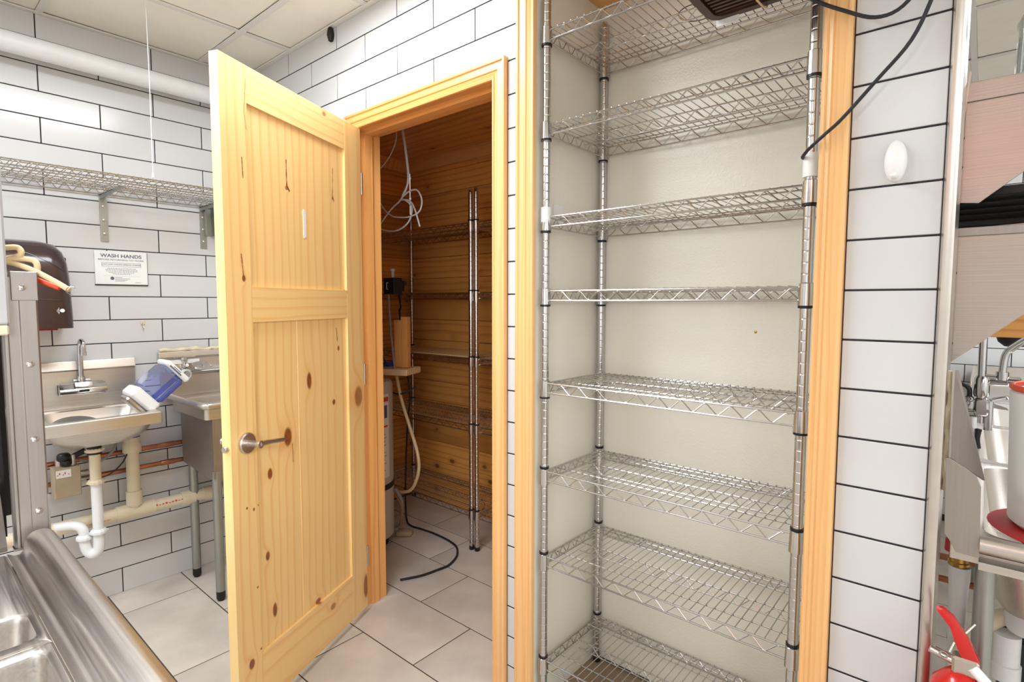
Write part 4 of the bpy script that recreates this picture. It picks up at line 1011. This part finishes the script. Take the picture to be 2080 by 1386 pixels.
# local: y runs base -> cap, z across, x depth
MB().cbox(.0, -.012, -.062, .125, .040, .066, .010).build('base', M['white'], sd, bevel=.004, smooth=True)
MB().cbox(.015, -.034, -.045, .11, -.010, .055, .008).build('nozzle_guard', M['satin'], sd)
shell = MB(); shell.cbox(.006, .040, -.056, .118, .172, .060, .012); shell.build('body', M['bluetint'], sd, smooth=False)
MB().cbox(.01, .045, -.052, .016, .170, -.030, .001).cbox(.090, .045, -.05, .105, .165, -.04, .001).split('inner_rib', M['blue'], sd)
MB().cbox(.0, .172, -.062, .125, .198, .066, .008).build('cap', M['white'], sd, bevel=.003, smooth=True)
MB().box(.1252, .178, -.02, .1256, .184, .045).box(.1252, .187, -.01, .1256, .190, .03).build('print', M['ink'], sd)

# ------------------------------------------------------------------ foreground counter
fc_ = empty('steel_sink_counter', (0, 0, 0), 0, 'brushed stainless sink counter with a thick rolled rim in the left foreground', 'sink counter')
prof = []
RC = (-1.1635, .884)   # centre of the roll (y, z)
for k in range(15): a = -PI*.15+PI*1.15*k/14; prof.append((RC[0]+.0245*math.cos(a), RC[1]+.0225*math.sin(a)))
prof += [(-1.190, .872), (-1.196, .866), (-1.204, .866), (-1.210, .870), (-1.214, .872)]
prof_b = [(y, z-.0015) for y, z in reversed(prof)]
edge = [(RC[0]+.020, .845), (RC[0]+.018, .845)]
MB().prism([(-1.1405, .83), (-1.1385, .83)]+prof+prof_b, 0, 1.605, 2.95).build('rolled_rim', M['steelx'], fc_, smooth=True, ang=50)
MB().prism([(-1.1405, .80), (-1.1385, .80), (-1.1375, .880), (-1.1395, .880)], 0, 1.605, 2.95).build('apron', M['steelx'], fc_)
# deck with two bowls
def deck(x0, x1, bx0, bx1, by0, by1, nm='deck'):
    m = basin(bx0, by0, bx1, by1, .872, .66, .018, .02, x0, -1.80, x1, -1.214, .001, .02, slope=.006)
    return m.build(nm, M['steelx'], fc_, smooth=True, ang=35)
deck(1.605, 2.012, 1.895, 1.985, -1.62, -1.228)
deck(2.012, 2.62, 2.035, 2.59, -1.62, -1.228)
deck(2.62, 2.95, 2.64, 2.93, -1.62, -1.228)
MB().tube([(2.011, -1.236, .858), (2.011, -1.60, .858)], .012, 12).build('divider_roll', M['steelx'], fc_, smooth=True)
for x in (1.66, 2.9):
    for y in (-1.20, -1.75):
        MB().tube([(x, y, 0), (x, y, .86)], .02, 14).build('leg', M['galv'], fc_, smooth=True)

up = empty('steel_upright', (1.585, -1.165, .868), 0, 'riveted stainless steel upright standing at the end of the foreground counter', 'post')
MB().prism([(-.022, .001), (-.022, -.034), (-.0045, -.034), (.001, -.030), (.001, -.026), (-.0015, -.024), (-.0015, -.008), (.001, -.006), (.001, .018), (-.002, .021), (-.022, .021)], 2, .0, .535).build('channel', M['steelz'], up, bevel=.0008)
MB().cbox(-.023, -.018, .49, .002, .022, .546, .001).build('cap_plate', M['steelz'], up)
for z in (.515, .365, .215, .07):
    MB().lathe([(.0065, 0), (.006, .003), (.003, .0055), (0, .006)], (.001, -.002 if z > .5 else .004, z), axis=(1, 0, 0), n=16).build('bolt_head', M['chrome'], up, smooth=True)
MB().box(-.02, .018, -.0, .004, .021, .10).box(-.02, -.036, -.0, .006, .02, .004).build('base_flange', M['steelz'], up)
ht = empty('rubber_tubes', (1.56, -1.165, 1.425), 0, 'cream and orange rubber tubes curled over the top of the steel upright', 'tube')
MB().tube(smooth_path([(-.02, -.05, .03), (.0, -.02, .035), (.0, .0, .036), (.002, .002, .022), (-.01, -.02, .014), (-.01, -.05, .012)], 6), .0055, 10).tube(smooth_path([(.0, -.04, .005), (.0, -.01, .014), (.0, .018, .014), (.004, .026, .006), (.004, .026, -.012)], 6), .0055, 10).split('curl', M['cream'], ht, smooth=True)
MB().tube(smooth_path([(.0, -.04, .012), (.0, -.01, .006), (.01, .02, -.008), (.03, .05, -.03), (.045, .068, -.046)], 6), .0055, 10).build('tube', M['cream'], ht, smooth=True)
MB().tube([(.0, .02, -.022), (.015, .045, -.036), (.024, .056, -.042)], .0048, 10).build('orange_tube', M['orange'], ht, smooth=True)
MB().tube([(-.0, -.05, .02), (.0, -.038, .013)], .006, 10).build('blue_tube', M['blue'], ht, smooth=True)
MB().tube(arc((.048, .070, -.047), .008, 0, 5, 10, 'yz'), .0008, 5).build('ring', M['wire'], ht)

eq = empty('grey_cabinet', (0, 0, 0), 0, 'light grey appliance cabinet at the far left edge beside the steel upright', 'appliance')
MB().cbox(1.25, -1.75, 1.312, 1.60, -1.188, 1.775, .004).build('upper_case', M['bgrey'], eq)
MB().cbox(1.25, -1.75, 1.292, 1.602, -1.190, 1.311, .003).build('ledge', M['pvc_c'], eq)
MB().box(1.25, -1.75, .873, 1.35, -1.150, 1.291).box(1.35, -1.204, .873, 1.50, -1.200, 1.291).split('dark_liner', M['dark'], eq)
MB().box(1.352, -1.70, 1.13, 1.52, -1.206, 1.14).box(1.352, -1.70, .98, 1.48, -1.206, .99).split('inner_shelf', M['steelx'], eq)
MB().prism([(1.57, .876), (1.60, .876), (1.60, .885), (1.53, 1.0), (1.525, .995)], 1, -1.75, -1.212).build('front_lip', M['dull'], eq)

# ------------------------------------------------------------------ right edge: hood unit, sinks, bucket, extinguisher
hu = empty('steel_hood', (0, .15, 0), 0, 'two tier stainless hood with black louvers right of the corner trim', 'hood')
def plate(name, poly, y0, y1, mat, bev=.0015): return MB().prism(poly, 1, y0, y1).build(name, M[mat], hu, bevel=bev)
# outlines in x,z on the front plane (world z)
up_p = [(2.957, 1.800), (2.953, 1.568), (2.985, 1.565), (3.055, 1.622), (3.45, 1.94), (3.45, 1.86), (3.044, 1.819)]
plate('upper_side_panel', [(2.957, 1.772), (2.953, 1.567), (2.987, 1.563), (3.053, 1.618), (3.275, 1.771), (3.25, 1.772), (3.045, 1.772)], -.004, .0, 'steelh')
plate('top_band', [(2.957, 1.772), (3.045, 1.772), (3.30, 1.772), (3.30, 1.811), (3.042, 1.811), (2.956, 1.811)], -.008, .30, 'steelh')
plate('lower_side_panel', [(2.954, 1.513), (2.952, 1.225), (3.066, 1.333), (3.30, 1.55), (3.30, 1.56), (3.060, 1.516)], -.004, .0, 'steelh')
MB().cbox(2.955, -.009, 1.496, 3.30, -.003, 1.514, .001).build('hem', M['steelz'], hu)
for k in range(5):
    MB().prism([(.02, 1.520+.0125*k), (.028, 1.524+.0125*k), (.020, 1.531+.0125*k), (.012, 1.528+.0125*k)], 0, 2.953, 3.30).build('louver', M['black'], hu, bevel=.001)
MB().box(2.953, .035, 1.50, 3.30, .30, 1.60).build('louver_box', M['dark'], hu)
MB().box(2.953, .0, 1.60, 2.955, .30, 1.80).build('back_edge', M['steelz'], hu)
for z in (1.70, 1.64, 1.42, 1.27): MB().lathe([(.004, 0), (.003, .003), (0, .004)], (2.9545, -.004, z), axis=(0, -1, 0), n=8).build('rivet', M['dark'], hu)
MB().prism([(2.960, 1.832), (2.964, 1.832), (2.957, 1.74), (2.953, 1.74)], 1, -.012, -.009).build('stay', M['satin'], hu)
# unseen red lamp, added behind the camera so the hood plates reflect red
hl = empty('added_red_lamp', (3.065, -1.95, 2.2), 0, 'red bulb added unseen behind the camera to redden the hood', 'lamp')
MB().lathe([(.09, -.06), (.085, -.02), (.05, .04), (.02, .07), (0, .075)], (0, 0, 0), n=24).build('shade', M['chrome'], hl, smooth=True)
Nr = NT('added red glow'); Nr.b.inputs['Base Color'].default_value = (.8, .05, .03, 1); Nr.b.inputs['Emission Color'].default_value = (1, .06, .04, 1); Nr.b.inputs['Emission Strength'].default_value = 60
MB().lathe([(0, -.085), (.04, -.075), (.06, -.05), (.045, -.01), (.02, .02)], (0, 0, 0), n=24).build('bulb', Nr.mat, hl, smooth=True)
MB().tube([(0, 0, .07), (0, 0, .335)], .004, 6).build('cord', M['rubber'], hl)
jr = empty('glass_jar', (3.085, .25, 1.812), 0, 'clear ribbed glass jar standing on top of the stainless hood', 'jar')
MB().lathe([(0, 0), (.045, 0), (.052, .008), (.050, .10), (.054, .13), (.035, .17), (.030, .20), (.034, .205), (.034, .22), (.028, .22), (.028, .20), (.046, .13), (.045, .10), (.046, .01), (0, .008)], (0, 0, 0), n=24).build('body', M['glass'], jr, smooth=True)
for k in range(10): MB().tube([(.0525*math.cos(k*.628), .0525*math.sin(k*.628), .01), (.0505*math.cos(k*.628), .0505*math.sin(k*.628), .10)], .002, 6).build('rib', M['glass'], jr)

s3 = empty('compartment_sink', (0, 0, 0), 0, 'long stainless three compartment sink receding behind the tiled wall end', 'sink')
ys = [.03, .72, 1.36, 2.05]
for a, b_ in zip(ys[:-1], ys[1:]):
    basin(3.028, a+.035, 3.46, b_-.03, .895, .72, .05, .05, 2.975, a, 3.52, b_, .003, .05, slope=.02).build('compartment', M['steel'], s3, smooth=True, ang=35)
basin(3.02, 2.10, 3.46, 2.86, .895, .885, .02, .01, 2.975, 2.05, 3.52, 2.90, .003, .04, slope=.003).build('drainboard', M['steel'], s3, smooth=True)
MB().tube([(3.02, .008, .892), (3.52, .008, .892)], .0175, 16).build('rolled_rim', M['steelx'], s3, smooth=True)
MB().prism([(.03, .845), (.0, .845), (.0, .86), (.03, .86)], 0, 3.02, 3.52).build('apron', M['steelx'], s3)
MB().prism([(2.05, .895), (2.90, .895), (2.90, .99), (2.05, .99)], 0, 2.973, 2.976).box(2.973, 2.88, .895, 3.52, 2.90, .99).build('backsplash', M['steel'], s3)
MB().prism([(2.962, 1.052), (2.968, 1.052), (2.995, 1.036), (3.010, 1.024), (3.017, 1.005), (3.021, .866), (2.985, .868), (2.974, .890), (2.966, .90)], 1, .003, .006).build('end_splash', M['steelz'], s3, bevel=.001)
MB().add([(2.9645, .014, 1.225), (2.970, .02, 1.225), (3.0165, .10, 1.012), (3.020, .10, .995), (2.966, .008, 1.052), (2.968, .017, 1.225), (2.973, .023, 1.225), (3.0195, .103, 1.012), (3.023, .103, .995), (2.969, .011, 1.052)],
         [(0,1,2,3,4),(9,8,7,6,5),(0,5,6,1),(1,6,7,2),(2,7,8,3),(3,8,9,4),(4,9,5,0)]).build('splash_guard', M['steelz'], s3)
for (x, y) in ((3.032, .05), (3.49, .05), (3.03, 2.0), (3.49, 2.0)):
    MB().tube([(x, y, 0), (x, y, .85)], .0165, 16).build('leg', M['galv'], s3, smooth=True)
MB().lathe([(.05, .718), (.048, .705), (.03, .69), (.028, .62)], (3.24, .38, 0), n=20).build('drain_cup', M['satin'], s3, smooth=True)
# faucet
f3 = empty('pre_rinse_faucet', (3.012, .90, 0), 0, 'chrome pre-rinse faucet with riser pipe and lever valves over the far sinks', 'faucet')
MB().tube([(0, 0, .98), (-.004, 0, 1.36)], .011, 14).build('riser', M['chrome'], f3, smooth=True)
MB().cbox(-.018, -.018, 1.0, .022, .018, 1.06, .008).lathe([(.016, 1.06), (.020, 1.07), (.020, 1.12), (.014, 1.13)], (0, 0, 0), n=18).tube([(-.05, 0, 1.01), (.01, 0, 1.01)], .013, 12).tube([(-.02, .0, .93), (-.02, .0, 1.0)], .014, 12).tube([(.02, .0, .96), (.02, .0, 1.05)], .011, 12).build('valve_body', M['chrome'], f3, bevel=.0, smooth=True)
MB().tube([(.0, 0, 1.128), (.06, 0, 1.124)], .009, 12).tube([(.0, 0, 1.108), (.075, 0, 1.112)], .009, 12).split('arm', M['chrome'], f3, smooth=True)
MB().lathe([(.012, .058), (.014, .060), (.014, .088), (.010, .09)], (0, 0, 1.118), axis=(1, 0, 0), n=18).build('grip', M['chrome'], f3, smooth=True)
MB().tube(smooth_path([(.045, 0, 1.125), (.047, 0, 1.16), (.052, 0, 1.20), (.07, 0, 1.225), (.12, 0, 1.27)], 5), .010, 12).lathe([(.016, 1.12), (.016, 1.145)], (.046, 0, 0), n=14).split('swing_arm', M['chrome'], f3, smooth=True)
MB().tube([(.02, 0, 1.055), (.06, 0, 1.07), (.063, 0, 1.062)], .005, 10).prism([(.018, 1.05), (.062, 1.035), (.066, 1.028), (.018, 1.032)], 1, -.004, .004).build('lever', M['chrome'], f3, smooth=True)
MB().tube(smooth_path([(-.06, 0, 1.09), (-.045, 0, 1.098), (-.03, 0, 1.085), (-.028, 0, 1.06)], 5), .007, 10).tube(smooth_path([(.0, .0, .96), (-.004, .0, .93), (.0, 0, .898)], 3), .008, 10).split('black_hose', M['rubber'], f3, smooth=True)
MB().tube([(-.045, -.01, 1.0), (-.045, -.02, .965)], .008, 12).tube([(-.015, -.02, 1.0), (-.015, -.02, .965)], .009, 12).build('valve_stem', M['white'], f3, smooth=True)
sc_ = MB()
for k in range(26): a = random.uniform(0, 6.28); sc_.tube(arc((-.045+random.uniform(-.015, .02), random.uniform(-.01, .01), 1.045+random.uniform(-.012, .012)), .008, a, a+4, 7, random.choice(['xz', 'yz'])), .0012, 4)
sc_.build('steel_scrubber', M['wire'], f3, kind='stuff')
pn = empty('black_pan', (3.105, 1.62, 1.202), 0, 'round dark pan hanging below the orange board behind the hood', 'pan')
MB().lathe([(0, -.035), (.03, -.033), (.05, -.015), (.056, .004), (.052, .004), (.0, -.028)], (0, 0, .015), n=24).build('bowl', M['dark'], pn, smooth=True)
MB().tube([(0, .04, .02), (0, .10, .03)], .004, 8).build('handle', M['dark'], pn)
o = MB().cbox(3.02, 1.55, 1.222, 3.45, 1.72, 1.33, .003).build('orange_board', M['plank']); tag(o, 'knotty orange pine board shelf edge behind the stainless hood', 'board')
# white bucket with red rim on a red dish
bk = empty('white_bucket', (3.192, .175, .905), 0, 'tall white plastic bucket with an orange red rim standing on the sink', 'bucket')
MB().lathe([(0, 0), (.122, 0), (.130, .008), (.138, .27), (.132, .275), (.132, .27), (.124, .01), (0, .008)], (0, 0, 0), n=40).build('body', M['white'], bk, smooth=True)
MB().tube(arc((0, 0, .280), .134, 0, 2*PI, 36, 'xy')[:-1], .006, 10, closed=True).build('rim', M['orange'], bk, smooth=True)
dd = empty('red_tray', (3.19, .16, .896), 0, 'round red tray under the white bucket', 'tray')
MB().lathe([(0, 0), (.15, 0), (.160, .006), (.155, .008), (.0, .007)], (0, 0, 0), n=40).build('dish', M['redpl'], dd, smooth=True)
# plumbing below
pv = empty('pvc_standpipe', (2.987, .35, 0), 0, 'white tapered drain standpipe with a brass collar below the far sink', 'pipe')
MB().lathe([(.0165, .10), (.0165, .56), (.0195, .66), (.0215, .68), (.0215, .712), (.018, .712)], (.003, 0, 0), n=20).build('tube', M['pvc_w'], pv, smooth=True)
MB().lathe([(.020, .712), (.0215, .714), (.0215, .722), (.019, .724), (.019, .748), (.012, .75)], (0, 0, 0), n=18).build('collar', M['brass'], pv, smooth=True)
MB().lathe([(.020, .746), (.021, .75), (.020, .775), (.012, .78)], (-.008, 0, 0), n=18).build('red_ring', M['redpl'], pv, smooth=True)
MB().lathe([(.012, .78), (.02, .80), (.012, .82), (.010, .84)], (-.012, 0, 0), n=14).build('brass_valve', M['brass'], pv, smooth=True)
for z, nm in ((.660, 'upper'), (.598, 'lower')):
    cp = empty('copper_pipe', (0, .52, z), 0, nm+' copper pipe crossing below the far sinks at the right edge', 'pipe', 'far copper pipes')
    MB().tube([(2.75, 0, 0), (3.5, 0, .01)], .009, 12).build('tube', M['copper'], cp, smooth=True)
    MB().lathe([(.011, -.02), (.011, .02)], (3.05, 0, .004), axis=(1, 0, 0), n=12).build('coupling', M['copper'], cp, smooth=True)
dr = empty('drain_assembly', (3.10, .30, 0), 0, 'white plastic drain trap with wide coupling below the far sink', 'pipe')
MB().lathe([(.026, .50), (.026, .60)], (-.02, 0, 0), n=20).lathe([(.029, .495), (.029, .53), (.026, .532)], (-.02, 0, 0), n=20).build('trap_tube', M['pvc_w'], dr, smooth=True)
MB().lathe([(.036, .615), (.042, .625), (.043, .69), (.036, .70)], (.015, 0, 0), n=22).build('coupling', M['pvc_w'], dr, smooth=True)
MB().lathe([(.0435, .668), (.0435, .672)], (.015, 0, 0), n=22).build('red_line', M['redpl'], dr)
MB().lathe([(.032, .695), (.034, .70), (.046, .71), (.052, .718)], (.015, 0, 0), n=22).build('strainer_cup', M['tan'], dr, smooth=True)
MB().tube(smooth_path([(-.10, 0, .52), (-.06, 0, .60), (-.03, .01, .63), (.0, .01, .64)], 5), .018, 14).build('side_branch', M['pvc_c'], dr, smooth=True)
MB().cbox(-.03, .02, .40, .12, .10, .58, .006).build('black_case', M['black'], dr)
fo = MB(); pts = []
for k in range(12): pts.append((2.962+.004*math.sin(k*1.7), .03, .98+.022*k))
fo.tube(pts, [.006+.004*abs(math.sin(k*2.1)) for k in range(12)], 8)
tag(fo.build('foam_bead', M['foam'], smooth=True), 'ragged cream foam bead filling the gap beside the corner trim', 'foam')
o = structure(MB().box(2.80, T, 0, 2.955, .128, 2.535), 'wall_back_return', M['plaster'], 'plain rear skin of the tiled wall end', 'wall')

ex = empty('fire_extinguisher', (3.008, -.055, 0), 0, 'red fire extinguisher with a lever handle hung at the wall end', 'fire extinguisher')
MB().lathe([(0, .24), (.045, .24), (.052, .25), (.053, .60), (.047, .635), (.030, .655), (.018, .665)], (0, 0, 0), n=32).build('cylinder', M['red'], ex, smooth=True)
MB().cbox(-.018, -.015, .660, .022, .015, .694, .004).tube([(-.045, -.0, .688), (.0, 0, .676), (.018, -.0, .670)], .007, 10).build('valve_head', M['satin'], ex, bevel=0)
MB().prism([(-.046, .772), (-.036, .775), (-.018, .762), (.004, .73), (.022, .692), (.012, .686), (-.004, .692), (-.012, .71), (-.024, .745), (-.040, .765)], 1, -.011, .011).build('lever', M['red'], ex, bevel=.003, smooth=True)
MB().tube([(-.052, -.006, .69), (-.02, -.004, .680), (.01, 0, .672)], .0065, 10).build('carry_handle', M['satin'], ex, smooth=True)
MB().tube(smooth_path([(.018, -.012, .675), (.035, -.018, .662), (.055, -.020, .63), (.07, -.01, .58), (.066, 0, .50), (.056, .0, .42)], 6), .0075, 10).build('hose', M['rubber'], ex, smooth=True)
MB().tube([(.012, -.012, .682), (.035, -.018, .662)], .0095, 12).build('hose_nut', M['white'], ex, smooth=True)
MB().tube([(.0, -.014, .745), (.012, -.018, .768)], .0015, 6).tube([(-.022, -.014, .70), (-.016, -.018, .722)], .0015, 6).split('pull_tie', M['white'], ex)
MB().tube(arc((-.03, -.012, .69), .006, 0, 6.2, 12, 'xz'), .0015, 5).build('pull_pin', M['wire'], ex)
MB().box(-.056, .03, .30, -.04, .066, .36).build('wall_bracket', M['dark'], ex)
wb_ = MB().box(-.054, .0, .40, .054, .01, .42); wb_.build('strap', M['dark'], ex)
